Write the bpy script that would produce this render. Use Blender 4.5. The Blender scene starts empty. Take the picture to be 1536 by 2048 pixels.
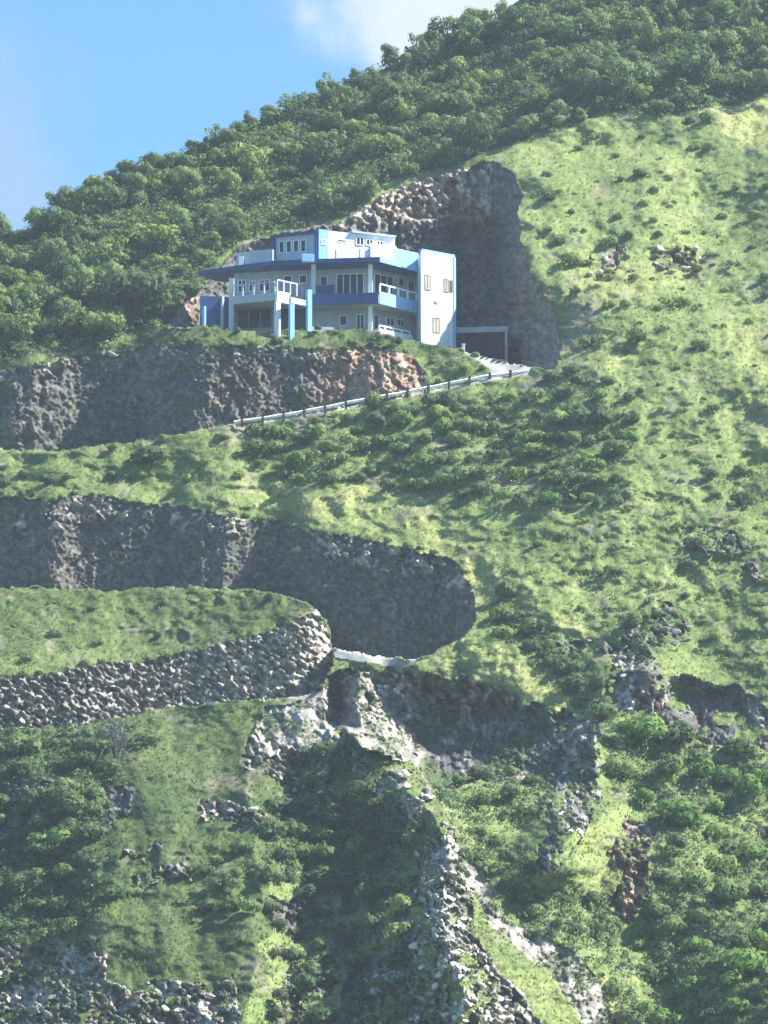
import bpy, bmesh, math, random
import numpy as np
from mathutils import Vector

# ------------------------------------------------------------------ camera, sky, sun, exposure
scene = bpy.context.scene
COL = scene.collection
F = 8600.0                      # focal length in photograph pixels (1536 wide)
E0 = math.radians(10.0)         # the camera looks 10 degrees up the hill
ZC = 2.0
cam_d = bpy.data.cameras.new('camera'); cam = bpy.data.objects.new('camera', cam_d)
COL.objects.link(cam); scene.camera = cam
cam.location = (0, 0, ZC); cam.rotation_euler = (math.pi/2 + E0, 0, 0)
cam_d.sensor_fit = 'HORIZONTAL'; cam_d.sensor_width = 36.0
cam_d.lens = F/1536*36; cam_d.clip_start = 1.0; cam_d.clip_end = 20000

SUN_EL, SUN_AZ = math.radians(44), math.radians(98)     # azimuth clockwise from +Y
S = Vector((math.sin(SUN_AZ)*math.cos(SUN_EL), math.cos(SUN_AZ)*math.cos(SUN_EL), math.sin(SUN_EL)))
sd = bpy.data.lights.new('sun', 'SUN'); sd.energy = 5.0; sd.angle = math.radians(0.5); sd.color = (1.0, 0.965, 0.90)
so = bpy.data.objects.new('sun', sd); COL.objects.link(so); so.location = (80, 200, 300)
so.rotation_euler = S.to_track_quat('Z', 'Y').to_euler()

scene.view_settings.view_transform = 'Standard'; scene.view_settings.look = 'None'
scene.view_settings.gamma = 1.0; scene.view_settings.exposure = 1.4
scene.render.engine = 'CYCLES'
scene.cycles.use_denoising = True
scene.cycles.max_bounces = 5; scene.cycles.diffuse_bounces = 3; scene.cycles.transmission_bounces = 3
scene.cycles.volume_bounces = 0; scene.cycles.transparent_max_bounces = 6

def cam_dir(u, v):
    x = (u-768)/F; y = (1024-v)/F
    return Vector((x, math.cos(E0)-y*math.sin(E0), math.sin(E0)+y*math.cos(E0))).normalized()

world = bpy.data.worlds.new('World'); scene.world = world; world.use_nodes = True
wn = world.node_tree.nodes; wl = world.node_tree.links; wn.clear()
def N(nodes, t, **kw):
    n = nodes.new(t)
    for k, val in kw.items():
        if k.startswith('i_'):
            n.inputs[int(k[2:]) if k[2:].isdigit() else k[2:]].default_value = val
        else: setattr(n, k, val)
    return n
sky = N(wn, 'ShaderNodeTexSky', sky_type='NISHITA', sun_disc=False, sun_elevation=SUN_EL, sun_rotation=SUN_AZ,
        altitude=50, air_density=1.0, dust_density=0.3, ozone_density=2.2)
tcw = N(wn, 'ShaderNodeTexCoord')
def cloud_mask(u, v, r0, r1, scale, amp):
    """soft cloud round one direction of the sky, edge broken by noise"""
    d = N(wn, 'ShaderNodeVectorMath', operation='DISTANCE'); d.inputs[1].default_value = cam_dir(u, v)
    wl.new(tcw.outputs['Generated'], d.inputs[0])
    no = N(wn, 'ShaderNodeTexNoise'); no.inputs['Scale'].default_value = scale; no.inputs['Detail'].default_value = 6
    wl.new(tcw.outputs['Generated'], no.inputs['Vector'])
    m = N(wn, 'ShaderNodeMath', operation='MULTIPLY_ADD'); m.inputs[1].default_value = amp; wl.new(no.outputs[0], m.inputs[0]); wl.new(d.outputs['Value'], m.inputs[2])
    mr = N(wn, 'ShaderNodeMapRange', interpolation_type='SMOOTHERSTEP'); wl.new(m.outputs[0], mr.inputs[0])
    mr.inputs[1].default_value = r0+amp*.5; mr.inputs[2].default_value = r1+amp*.5; mr.inputs[3].default_value = 1; mr.inputs[4].default_value = 0
    return mr.outputs[0]
def mixw(a, fac, colr, k):
    mx = N(wn, 'ShaderNodeMix', data_type='RGBA'); mu = N(wn, 'ShaderNodeMath', operation='MULTIPLY'); mu.inputs[1].default_value = k
    wl.new(fac, mu.inputs[0]); wl.new(mu.outputs[0], mx.inputs[0]); wl.new(a, mx.inputs[6]); mx.inputs[7].default_value = (*colr, 1)
    return mx.outputs[2]
tone = N(wn, 'ShaderNodeMix', data_type='RGBA', blend_type='MULTIPLY'); tone.inputs[0].default_value = 1
wl.new(sky.outputs[0], tone.inputs[6]); tone.inputs[7].default_value = (.44, .77, .94, 1)
c1 = mixw(tone.outputs[2], cloud_mask(930, -120, 0.020, 0.052, 70, 0.045), (3.6, 3.8, 4.0), 0.9)
c2 = mixw(c1, cloud_mask(-160, 330, 0.014, 0.05, 60, 0.03), (2.3, 2.4, 2.9), 0.45)
bg = N(wn, 'ShaderNodeBackground'); bg.inputs[1].default_value = 0.095
wl.new(c2, bg.inputs[0]); wo = N(wn, 'ShaderNodeOutputWorld'); wl.new(bg.outputs[0], wo.inputs[0])

# ------------------------------------------------------------------ small helpers
rng = np.random.default_rng(7); random.seed(7)
TAB = rng.random((512, 512)).astype(np.float64)
def vnoise(x, y, s=0):
    xi = np.floor(x).astype(np.int64); yi = np.floor(y).astype(np.int64)
    fx = x-xi; fy = y-yi; fx = fx*fx*fx*(fx*(fx*6-15)+10); fy = fy*fy*fy*(fy*(fy*6-15)+10)
    o = s*97
    g = lambda a, b: TAB[(a+o) & 511, (b+o*3) & 511]
    return (g(xi, yi)*(1-fx)+g(xi+1, yi)*fx)*(1-fy) + (g(xi, yi+1)*(1-fx)+g(xi+1, yi+1)*fx)*fy
def fbm(x, y, s=0, o=4, gain=.5):
    r = 0; a = 1; t = 0
    for i in range(o):
        r = r+a*vnoise(x*2**i, y*2**i, s+i*5); t += a; a *= gain
    return r/t
def worley(x, y, s=0):
    xi = np.floor(x).astype(np.int64); yi = np.floor(y).astype(np.int64)
    f1 = np.full(x.shape, 9.); f2 = np.full(x.shape, 9.); cr = np.zeros(x.shape); ox = np.zeros(x.shape); oy = np.zeros(x.shape)
    for dx in (-1, 0, 1):
        for dy in (-1, 0, 1):
            cx = xi+dx; cy = yi+dy
            px = cx+TAB[(cx+s*31) & 511, (cy+s*57) & 511]; py = cy+TAB[(cx+s*71+200) & 511, (cy+s*13+77) & 511]
            d = np.hypot(px-x, py-y); c = TAB[(cx+s*19+99) & 511, (cy+s*43+310) & 511]
            n1 = d < f1
            f2 = np.where(n1, f1, np.minimum(f2, d)); cr = np.where(n1, c, cr); ox = np.where(n1, x-px, ox); oy = np.where(n1, y-py, oy); f1 = np.where(n1, d, f1)
    return f1, f2, cr, ox, oy
def inpoly(pts, x, y):
    r = np.zeros(x.shape, bool); n = len(pts)
    for i in range(n):
        x1, y1 = pts[i]; x2, y2 = pts[(i+1) % n]
        if y1 == y2: continue
        c = ((y1 > y) != (y2 > y)) & (x < (x2-x1)*(y-y1)/(y2-y1)+x1)
        r ^= c
    return r
def line(pts):
    a = np.array(pts, float); return lambda q: np.interp(q, a[:, 0], a[:, 1])
def sstep(a, b, x):
    t = np.clip((x-a)/(b-a), 0, 1); return t*t*(3-2*t)
def zat(v, Y):  return ZC + Y*np.tan(E0+np.arctan((1024-np.asarray(v, float))/F))
def xat(u, v, Y):
    y = (1024-np.asarray(v, float))/F
    return (np.asarray(u, float)-768)/F*Y/(math.cos(E0)-y*math.sin(E0))
def pt(u, v, Y): return Vector((float(xat(u, v, Y)), float(Y), float(zat(v, Y))))

def mesh_np(name, V, Fq, mat=None, attrs=None, normals=None, smooth=False):
    me = bpy.data.meshes.new(name); V = np.asarray(V, np.float32); Fq = np.asarray(Fq, np.int32)
    k = Fq.shape[1]; n = len(Fq)
    me.vertices.add(len(V)); me.vertices.foreach_set('co', V.ravel())
    me.loops.add(n*k); me.loops.foreach_set('vertex_index', Fq.ravel())
    me.polygons.add(n); me.polygons.foreach_set('loop_start', np.arange(n, dtype=np.int32)*k)
    me.update(calc_edges=True)
    if smooth or normals is not None: me.polygons.foreach_set('use_smooth', np.ones(n, bool))
    for a, val in (attrs or {}).items():
        at = me.attributes.new(a, 'FLOAT', 'POINT'); at.data.foreach_set('value', np.asarray(val, np.float32))
    if normals is not None: me.normals_split_custom_set_from_vertices(np.asarray(normals, np.float32).tolist())
    if mat: me.materials.append(mat)
    return me
def link(name, me, parent=None):
    o = bpy.data.objects.new(name, me); COL.objects.link(o)
    if parent: o.parent = parent
    return o
def tag(o, label, cat, group=None, kind=None):
    if label: o['label'] = label
    if cat: o['category'] = cat
    if group: o['group'] = group
    if kind: o['kind'] = kind
    return o
def empty(name, loc, label, cat, group=None, rz=0):
    o = bpy.data.objects.new(name, None); COL.objects.link(o); o.location = loc; o.rotation_euler = (0, 0, rz)
    return tag(o, label, cat, group)

# ------------------------------------------------------------------ materials
def newmat(name, rough=.9):
    m = bpy.data.materials.new(name); m.use_nodes = True; nt = m.node_tree
    b = nt.nodes['Principled BSDF']; b.inputs['Roughness'].default_value = rough
    b.inputs['Specular IOR Level'].default_value = .2
    return m, nt.nodes, nt.links, b
def ramp(n, l, src, stops):
    r = n.new('ShaderNodeValToRGB'); e = r.color_ramp.elements
    while len(e) < len(stops): e.new(.5)
    for x, (p, c) in zip(e, stops): x.position = p; x.color = (*c, 1)
    l.new(src, r.inputs[0]); return r.outputs[0]
def noise(n, l, scale, detail=5, obj=True, rough=.55):
    t = n.new('ShaderNodeTexNoise'); t.inputs['Scale'].default_value = scale; t.inputs['Detail'].default_value = detail; t.inputs['Roughness'].default_value = rough
    c = n.new('ShaderNodeTexCoord'); l.new(c.outputs['Object'], t.inputs['Vector']); return t.outputs[0]
def attr(n, a):
    t = n.new('ShaderNodeAttribute'); t.attribute_name = a; return t.outputs['Fac']
def mix(n, l, fac, a, b, blend='MIX'):
    m = n.new('ShaderNodeMix'); m.data_type = 'RGBA'; m.blend_type = blend
    for i, s in ((0, fac), (6, a), (7, b)):
        if isinstance(s, (int, float)): m.inputs[i].default_value = s
        elif isinstance(s, tuple): m.inputs[i].default_value = (*s, 1)
        else: l.new(s, m.inputs[i])
    return m.outputs[2]
def madd(n, l, a, k, c=0.0):
    m = n.new('ShaderNodeMath'); m.operation = 'MULTIPLY_ADD'; l.new(a, m.inputs[0]); m.inputs[1].default_value = k
    if isinstance(c, (int, float)): m.inputs[2].default_value = c
    else: l.new(c, m.inputs[2])
    return m.outputs[0]

def ground_mat():
    m, n, l, b = newmat('grass_ground', 1.0)
    g = madd(n, l, noise(n, l, .9, 6), .55, madd(n, l, attr(n, 'tint'), 1.0, -.28))
    c = ramp(n, l, g, [(0, (.045, .080, .030)), (.35, (.095, .132, .045)), (.65, (.190, .243, .084)), (1, (.355, .37, .14))])
    f = ramp(n, l, noise(n, l, 5.0, 4), [(.35, (.78, .78, .78)), (.7, (1.1, 1.1, 1.1))])
    c = mix(n, l, 1.0, c, f, 'MULTIPLY')
    soil = ramp(n, l, noise(n, l, 2.2, 6), [(.3, (.13, .105, .085)), (.7, (.32, .27, .21))])
    c = mix(n, l, attr(n, 'soil'), c, soil)
    l.new(c, b.inputs['Base Color']); return m
def rock_mat():
    m, n, l, b = newmat('basalt_rock', .95)
    k = madd(n, l, noise(n, l, 1.1, 8, rough=.65), .75, madd(n, l, attr(n, 'cell'), .5, -.13))
    dark = ramp(n, l, k, [(.15, (.062, .061, .056)), (.42, (.110, .107, .098)), (.62, (.18, .174, .158)), (.8, (.27, .258, .23)), (1, (.36, .33, .30))])
    pale = ramp(n, l, k, [(.1, (.13, .12, .115)), (.4, (.36, .325, .275)), (.7, (.66, .60, .51)), (1, (.80, .75, .66))])
    red = ramp(n, l, k, [(.1, (.17, .10, .08)), (.45, (.38, .23, .16)), (.75, (.55, .40, .28)), (1, (.68, .57, .45))])
    c = mix(n, l, attr(n, 'pale'), dark, pale); c = mix(n, l, attr(n, 'red'), c, red)
    gr = ramp(n, l, noise(n, l, 1.7, 4), [(.4, (.06, .095, .035)), (.7, (.16, .20, .07))])
    c = mix(n, l, attr(n, 'moss'), c, gr)
    l.new(c, b.inputs['Base Color'])
    bp = n.new('ShaderNodeBump'); bp.inputs['Strength'].default_value = .9; bp.inputs['Distance'].default_value = .22
    l.new(noise(n, l, 4.5, 6, rough=.7), bp.inputs['Height']); l.new(bp.outputs[0], b.inputs['Normal'])
    return m
def leaf_mat(name, stops, trans=.42, vary=.35):
    m, n, l, b = newmat(name, .7)
    oi = n.new('ShaderNodeObjectInfo')
    k = madd(n, l, oi.outputs['Random'], vary, madd(n, l, attr(n, 'tone'), 1-vary, 0))
    c = ramp(n, l, k, stops)
    l.new(c, b.inputs['Base Color'])
    tr = n.new('ShaderNodeBsdfTranslucent'); l.new(mix(n, l, 1.0, c, (1.1, 1.2, .7), 'MULTIPLY'), tr.inputs[0])
    mx = n.new('ShaderNodeMixShader'); mx.inputs[0].default_value = trans
    l.new(b.outputs[0], mx.inputs[1]); l.new(tr.outputs[0], mx.inputs[2])
    l.new(mx.outputs[0], n['Material Output'].inputs[0]); return m
def weathered(name, colr, rough=.75):
    """painted render with rain streaks and patches"""
    m, n, l, b = newmat(name, rough)
    c = n.new('ShaderNodeTexCoord'); mp = n.new('ShaderNodeMapping'); mp.inputs['Scale'].default_value = (2.6, 2.6, .16); l.new(c.outputs['Object'], mp.inputs[0])
    t = n.new('ShaderNodeTexNoise'); t.inputs['Scale'].default_value = 1.2; t.inputs['Detail'].default_value = 5; l.new(mp.outputs[0], t.inputs['Vector'])
    k = madd(n, l, t.outputs[0], .6, madd(n, l, noise(n, l, .8, 6), .4, 0))
    l.new(ramp(n, l, k, [(.28, tuple(x*.66 for x in colr)), (.45, tuple(x*.9 for x in colr)), (.6, colr)]), b.inputs['Base Color']); return m
def plain(name, colr, rough=.6, var=.12, scale=1.5):
    m, n, l, b = newmat(name, rough)
    lo = tuple(x*(1-var) for x in colr); hi = tuple(min(1, x*(1+var*.4)) for x in colr)
    l.new(ramp(n, l, noise(n, l, scale, 6), [(.3, lo), (.6, hi)]), b.inputs['Base Color']); return m

M = {}
M['ground'] = ground_mat(); M['rock'] = rock_mat()
M['grass'] = leaf_mat('grass_blades', [(0, (.045, .078, .030)), (.35, (.098, .140, .048)), (.65, (.200, .256, .088)), (1, (.37, .385, .15))], .25, 0)
M['leaf_dark'] = leaf_mat('dark_leaves', [(0, (.058, .090, .044)), (.5, (.11, .16, .072)), (1, (.175, .235, .10))])
M['leaf_mid'] = leaf_mat('green_leaves', [(0, (.085, .125, .055)), (.5, (.165, .23, .092)), (1, (.25, .325, .13))])
M['leaf_pale'] = leaf_mat('pale_leaves', [(0, (.11, .15, .055)), (.5, (.215, .285, .095)), (1, (.33, .40, .14))])
M['leaf_lush'] = leaf_mat('lush_leaves', [(0, (.075, .14, .042)), (.5, (.16, .27, .07)), (1, (.26, .39, .115))])
M['leaf_dry'] = leaf_mat('grey_twigs', [(0, (.09, .09, .085)), (.5, (.17, .17, .16)), (1, (.25, .25, .23))], .1)
M['bark'] = plain('bark', (.12, .095, .075), .95, .4, 3)
M['road'] = plain('pale_concrete_road', (.36, .34, .31), .95, .25, .8)
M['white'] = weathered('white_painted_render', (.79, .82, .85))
M['wall_shade'] = weathered('shaded_wall_render', (.36, .395, .45))  # darker copy of the wall paint, the front's shade put into the colour
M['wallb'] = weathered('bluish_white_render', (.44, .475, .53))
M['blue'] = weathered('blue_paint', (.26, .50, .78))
M['navy'] = plain('navy_shaded_blue_paint', (.022, .07, .19), .5, .15, 1)  # navy parts, and the blue paint again with its shade put into the colour
M['glass'] = plain('dark_glass', (.025, .03, .04), .12, .3, 1)
M['frame'] = plain('white_window_frame', (.78, .80, .82), .5, .06, 2)
M['brownframe'] = plain('brown_window_frame', (.22, .16, .10), .5, .1, 2)
M['conc'] = plain('grey_concrete', (.36, .36, .37), .95, .25, 1)
M['curtain'] = plain('beige_curtain', (.45, .40, .33), .9, .2, 2)
M['steel'] = plain('galvanised_steel', (.80, .82, .78), .5, .15, 2)
M['post'] = plain('dark_timber_post', (.045, .04, .04), .9, .2, 3)

# ------------------------------------------------------------------ the hillside: one depth sheet, cut and filled
T, A_, Y0, Z0 = .90, .20, 290., 18.2
def Yn(u, v):
    """natural slope: where the view ray meets an inclined plane rising away and to the right"""
    y = (1024-v)/F; tz = np.tan(E0+np.arctan(y)); tx = (u-768)/F/(math.cos(E0)-y*math.sin(E0))
    Yp = (T*Y0-Z0+ZC)/(T-tz+A_*tx)
    return Yp
PXM = 24.0
us = np.concatenate([np.linspace(-560, -165, 28), np.arange(-160, 1697, 2.5), np.linspace(1702, 2100, 28)])
vs = np.concatenate([np.linspace(-420, -35, 26), np.arange(-30, 2085, 2.5), np.linspace(2090, 2420, 26)])
U, V = np.meshgrid(us, vs)
nU, nV = len(us), len(vs)
wu = (fbm(U/70, V/70, 3, 4)-.5)*46; wv = (fbm(U/70, V/70, 9, 4)-.5)*46
UW, VW = U+wu, V+wv                                     # warped coordinates: uneven outlines
UF, VF = U+wu*.35+(fbm(U/14, V/14, 21, 2)-.5)*9, V+wv*.35+(fbm(U/14, V/14, 27, 2)-.5)*9

macro = (fbm(U/420, V/420, 40, 3)-.5)*9 + (fbm(U/110, V/110, 50, 3)-.5)*3.2
fold = np.zeros_like(U)
def ridge(pts, h, wL, wR, v0, v1, fade=60, p=1.0):
    """a spur coming towards the viewer: pts are (v, u) of its crest"""
    ur = line([(b, a) for a, b in pts])(V)+(fbm(V/60, U*0+.5, 61, 3)-.5)*50
    du = U-ur
    pr = np.where(du < 0, np.clip(1+du/wL, 0, 1), np.clip(1-du/wR, 0, 1))**p
    return h*pr*sstep(v0-fade, v0+fade, V)*(1-sstep(v1-fade, v1+fade, V))
R1 = [(650, 1400), (720, 1480), (800, 1560), (862, 1630), (895, 1700), (880, 1800), (895, 1900), (930, 2000), (960, 2420)]
fold += ridge(R1, 11.0, 185, 380, 1520, 2700, 120)
fold += ridge([(470, 1350), (500, 1600), (520, 1800), (500, 2000), (480, 2400)], 7.0, 520, 95, 1520, 2700, 90)
fold += ridge([(1190, 1400), (1195, 1520), (1190, 1600), (1120, 1700), (1070, 1800)], 6.0, 110, 110, 1440, 1760, 40)
fold += ridge([(1312, 1300), (1325, 1450), (1340, 1520)], 4.0, 200, 60, 1330, 1480, 40)
fold += ridge([(1240, 1600), (1300, 1750), (1300, 1850)], 3.0, 120, 160, 1640, 1840, 50)
fold += ridge([(1250, 1640), (1262, 1760), (1245, 1850)], 1.0, 60, 60, 1660, 1850, 30)
fold += ridge([(230, 1600), (240, 1700), (200, 1900), (150, 2100)], 3.0, 110, 200, 1640, 2500, 60)
YN = Yn(U, V)
Y = YN+macro-fold
lift = sstep(2420, 1200, V)
ID = np.zeros(U.shape, np.int8)                         # which object a face goes to
HILL, CA, CB, CC, WALL, ROAD, CE, CF, LOW = range(9)
def base(u, v):                                         # slope height with macro shape, at any pixel
    return Yn(u, v)
RG = line([(-560, 730), (0, 478), (60, 462), (160, 385), (280, 345), (420, 282), (520, 238), (640, 198), (760, 140), (870, 95), (990, 35), (1100, -40), (1300, -150), (2100, -480)])
def cut(top, bot, lean, ident, u0, u1, back=0.0):
    """a near vertical cut from the line bot up to the line top"""
    vt, vb = top(UF), bot(UF)
    m = (VF >= vt) & (VF <= vb) & (U >= u0) & (U <= u1)
    yc = Yn(U, vt)+np.take_along_axis(macro-fold, np.clip(np.searchsorted(vs, vt), 0, nV-1), 0)+back-lean*(V-vt)/PXM
    Y[m] = yc[m]; ID[m] = ident
    return m
# terrace brought forward to carry the house
TDY = np.minimum((361.0-3.6)-Yn(us, 662.), 0)*sstep(250, 420, us)*(1-sstep(770, 860, us))
# the flank right of the notch swells towards the viewer
Y -= 5.5*np.exp(-np.maximum(np.abs(U-1050)-10, 0)**2/(2*150.**2))*np.where(U < 1000, np.exp(-((1000-U)/40.)**2), 1)*sstep(285, 360, V)*(1-sstep(540, 690, V))
# notch dug behind the house
topB = line([(330, 665), (380, 600), (430, 545), (480, 495), (560, 462), (670, 447), (720, 418), (790, 385), (850, 358), (930, 335), (985, 322), (1030, 338), (1050, 360), (1400, 360)])
botB = line([(330, 655), (757, 662), (840, 684), (905, 690), (960, 710), (1060, 733), (1125, 738)])
ubB = line([(300, 985), (325, 1003), (345, 1032), (390, 1046), (430, 1037), (500, 1046), (560, 1070), (630, 1108), (690, 1126), (745, 1108)])
ub = ubB(VF); uc = np.minimum(U, 1010)
vtB = topB(np.minimum(UF, 1012))
mB = (UF < ub) & (VF > topB(UF)) & (VF < botB(UF)) & (U > 340)
yb = Yn(uc, vtB)-.30*(V-vtB)/PXM + 1.2*np.sin(U/60.)-(sstep(430, 440, VF)*1.6)*(U > 800)+sstep(400, 470, VF)*sstep(880, 920, U)*(1-sstep(985, 1015, U))*5.0
u0B = np.interp(V, [330, 430, 470], [965, 975, 1008])+(fbm(U*0+2, V/22, 67, 3)-.5)*46
sB = np.clip((U-u0B)/np.maximum(ub-u0B, 1), 0, 1)
yb = yb*(1-sB)+(Y-.2)*sB
Y[mB] = yb[mB]; ID[mB] = CB
# cut below the house terrace
topA = line([(-600, 800), (0, 745), (75, 732), (150, 712), (200, 698), (300, 694), (400, 690), (500, 692), (560, 695), (650, 701), (700, 700), (740, 690), (780, 690), (825, 714), (846, 742), (852, 786)])
botA = line([(-600, 930), (0, 897), (100, 904), (300, 880), (500, 845), (560, 834), (640, 819), (720, 804), (800, 791), (852, 780)])
strip = (VF > botB(UF)-2) & (VF < topA(UF)) & (U > 240) & (U < 865) & (ID == HILL)
Y += strip*TDY[None, :]
mA = cut(topA, botA, .30, CA, -600, 850)
Y += mA*TDY[None, :]
nose = np.clip((U-690)/160, 0, 1)
Y[mA] -= (sstep(0, .35, nose)*(V-topA(UF))/PXM*.85)[mA]         # the rock leans back at the end of the terrace
# middle cut above the hairpin
topC = line([(-600, 980), (0, 990), (100, 1004), (150, 990), (200, 990), (260, 1005), (330, 1011), (440, 1030), (550, 1045), (650, 1069), (750, 1082), (820, 1096), (880, 1112), (912, 1128), (938, 1165), (950, 1205), (953, 1238)])
botC = line([(-600, 1185), (0, 1182), (400, 1186), (560, 1200), (640, 1260), (665, 1300), (740, 1311), (810, 1321), (860, 1312), (900, 1291), (940, 1262), (953, 1240)])
mC = cut(topC, botC, .28, CC, -600, 952)
sC = np.clip((U-740)/212, 0, 1)
# fill: the terrace of grass and its rubble wall
topD = line([(-600, 1170), (0, 1175), (200, 1180), (420, 1177), (640, 1176), (640.1, 1176)])
topT = line([(-600, 1172), (0, 1176), (200, 1180), (330, 1176), (450, 1178), (550, 1185), (600, 1195), (625, 1210), (645, 1235), (660, 1265), (666, 1300), (667, 1345)])
topW = line([(-600, 1440), (0, 1357), (100, 1350), (150, 1336), (240, 1325), (320, 1315), (400, 1300), (475, 1281), (550, 1260), (590, 1245), (618, 1228), (632, 1214), (667, 1300)])
botW = line([(-600, 1520), (0, 1466), (50, 1460), (175, 1450), (300, 1423), (400, 1412), (500, 1398), (600, 1391), (640, 1382), (660, 1352), (668, 1340)])
inW = U < 667
def smooth_u(a):
    c_ = np.cumsum(np.pad(a, ((0, 0), (46, 45)), mode='edge'), 1); return (c_[:, 91:]-np.pad(c_, ((0, 0), (1, 0)))[:, :c_.shape[1]-91])/91
def baseW(u_):
    j = np.clip(np.searchsorted(vs, botW(u_)+6), 0, nV-1)
    return Yn(u_, botW(u_))+smooth_u(np.take_along_axis(macro-fold, j, 0))+.20*np.clip(u_, 0, 700)/PXM+np.clip((u_-580)/87, 0, 1)**2*3.5
yw = baseW(U)+.22*(botW(U)-V)/PXM
yT = Yn(U, topT(U))
mT = inW & (VF > topT(UF)) & (VF <= topW(UF))
f = np.clip((topW(U)-V)/np.maximum(topW(U)-topT(U), 3), 0, 1)
ywt = baseW(U)+.22*(botW(U)-topW(U))/PXM
Y[mT] = (ywt*(1-f)+np.maximum(yT, ywt)*f+macro*.25*f*(1-f))[mT]; ID[mT] = HILL
mW = inW & (VF > topW(UF)) & (VF <= botW(UF))
Y[mW] = yw[mW]; ID[mW] = WALL
# lower cliffs
topE = line([(640, 1392), (665, 1368), (700, 1345), (760, 1345), (830, 1352), (900, 1358), (980, 1372), (1050, 1392), (1110, 1412), (1160, 1442), (1195, 1480)])
botE = line([(640, 1440), (720, 1500), (800, 1515), (850, 1580), (900, 1592), (960, 1560), (1040, 1560), (1100, 1590), (1195, 1560)])
vt, vb = topE(UW), botE(UW)
vt = vt+34*(fbm(U/30, V*0+7, 66, 3)-.5)
mE = (VW > vt) & (VW < vb) & (UW > 650) & (UW+10*np.sin(V/13) < 1196)
gE = np.clip((VW-vt)/(vb-vt), 0, 1)
Y[mE] += (np.clip((1190-U)/58, 0, 6.0)*np.clip(gE*4, 0, 1)*sstep(640, 680, U)*np.clip((1-gE)*6, .35, 1))[mE]; ID[mE] = CE
Y -= mE*np.where(UW > 712, np.clip(1-(UW-712)/150, 0, 1), np.clip(1-(712-UW)/45, 0, 1))*8.0*sstep(0, .25, gE)                 # pale buttress in the cliff
topF = line([(1305, 1360), (1340, 1345), (1400, 1350), (1450, 1378), (1536, 1412), (2100, 1500)])
botF = line([(1305, 1420), (1350, 1470), (1420, 1505), (1536, 1500), (2100, 1600)])
vt, vb = topF(UW), botF(UW)
vt = vt+18*(fbm(U/22, V*0+3, 65, 3)-.5)
mF = (VW > vt) & (VW < vb) & (UW+14*np.sin(V/17) > 1312)
gF = np.clip((VW-vt)/(vb-vt), 0, 1)
Y[mF] += ((np.clip((1620-U)/80, 0, 3.8)+2.2*(fbm(U/38, V/60, 62, 3)-.5))*np.clip(gF*5, 0, 1))[mF]
mF &= fbm(U/40, V/30, 63, 3) < .66; ID[mF] = CF

# roads
def paint(pts, warp=1): return inpoly(pts, UW if warp else UF, VW if warp else VF)
road = inpoly([(905, 694), (965, 713), (1064, 735), (1064, 748), (1000, 760), (850, 789), (850, 784), (958, 762), (982, 742), (955, 722)], U, V)
road |= inpoly([(480, 848), (640, 822), (850, 782), (850, 789), (640, 829), (480, 853)], U, V)
road |= inpoly([(666, 1297), (740, 1307), (812, 1321), (850, 1316), (862, 1313), (800, 1338), (745, 1327), (668, 1316)], U, V)
road |= inpoly([(560, 1397), (640, 1384), (664, 1350), (690, 1330), (668, 1392), (600, 1399)], U, V)
road &= (ID == HILL)
ID[road] = ROAD
# bare rock on the lower slopes
rockp = np.zeros(U.shape, bool); pale = np.zeros(U.shape); red = np.zeros(U.shape); soil = np.zeros(U.shape)
def rk(pts, p=0.0, r=0.0, thin=0.0):
    global rockp
    m = paint(pts)
    if thin: m &= fbm(U/26, V/26, 77, 3) > thin
    rockp |= m; pale[m] = np.maximum(pale[m], p); red[m] = np.maximum(red[m], r)
rk([(540, 1402), (652, 1400), (660, 1480), (655, 1590), (600, 1600), (540, 1550), (485, 1520), (520, 1450)], .85)
rk([(690, 1480), (760, 1500), (850, 1585), (905, 1650), (935, 1720), (945, 1850), (1010, 1950), (1100, 2070), (1100, 2300), (800, 2300), (800, 2060), (835, 1900), (825, 1720), (800, 1640), (720, 1560)], 1.0, thin=.43)
scree = [(915, 1700), (950, 1735), (1015, 1830), (1095, 1890), (1150, 1925), (1215, 2000), (1262, 2070), (1330, 2300), (1250, 2300), (1190, 2070), (1110, 1975), (1010, 1870), (945, 1790)]
rk(scree, .8)
scree_m = paint(scree)|paint([(540, 1402), (652, 1400), (657, 1480), (600, 1500), (530, 1470)])
rk([(540, 1800), (640, 1780), (840, 1760), (830, 2300), (480, 2300), (560, 1950), (540, 1850)], .12, thin=.40)
rk([(640, 1430), (720, 1470), (800, 1530), (885, 1610), (860, 1670), (790, 1610), (700, 1540), (650, 1480)], .9, thin=.44)
rk([(1110, 1460), (1190, 1440), (1207, 1560), (1190, 1620), (1120, 1740), (1070, 1760), (1090, 1650), (1050, 1600), (1120, 1560)], .5, thin=.42)
rk([(1225, 1300), (1300, 1285), (1322, 1340), (1315, 1420), (1215, 1425), (1210, 1350)], .75, thin=.33)
rk([(1370, 1035), (1440, 1055), (1560, 1140), (1560, 1190), (1460, 1115), (1365, 1085)], .25, .1, .48)
rk([(1190, 500), (1250, 495), (1260, 550), (1180, 548)], .3, .2, .45)
rk([(1300, 495), (1370, 490), (1420, 530), (1330, 545)], .3, .1, .45)
rk([(1300, 1195), (1350, 1200), (1390, 1275), (1330, 1290), (1220, 1310), (1100, 1300), (1100, 1270), (1250, 1280)], .2, 0, .42)
rk([(-60, 1910), (190, 1880), (240, 1975), (480, 1955), (500, 2300), (-60, 2300)], .8, .05, .33)
rk([(390, 1600), (520, 1615), (545, 1650), (400, 1640)], .7, .2, .3)
rk([(250, 1690), (380, 1680), (400, 1760), (260, 1770)], .3, .1, .48)
rk([(190, 1560), (280, 1580), (260, 1640), (200, 1660)], .0)
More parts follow.
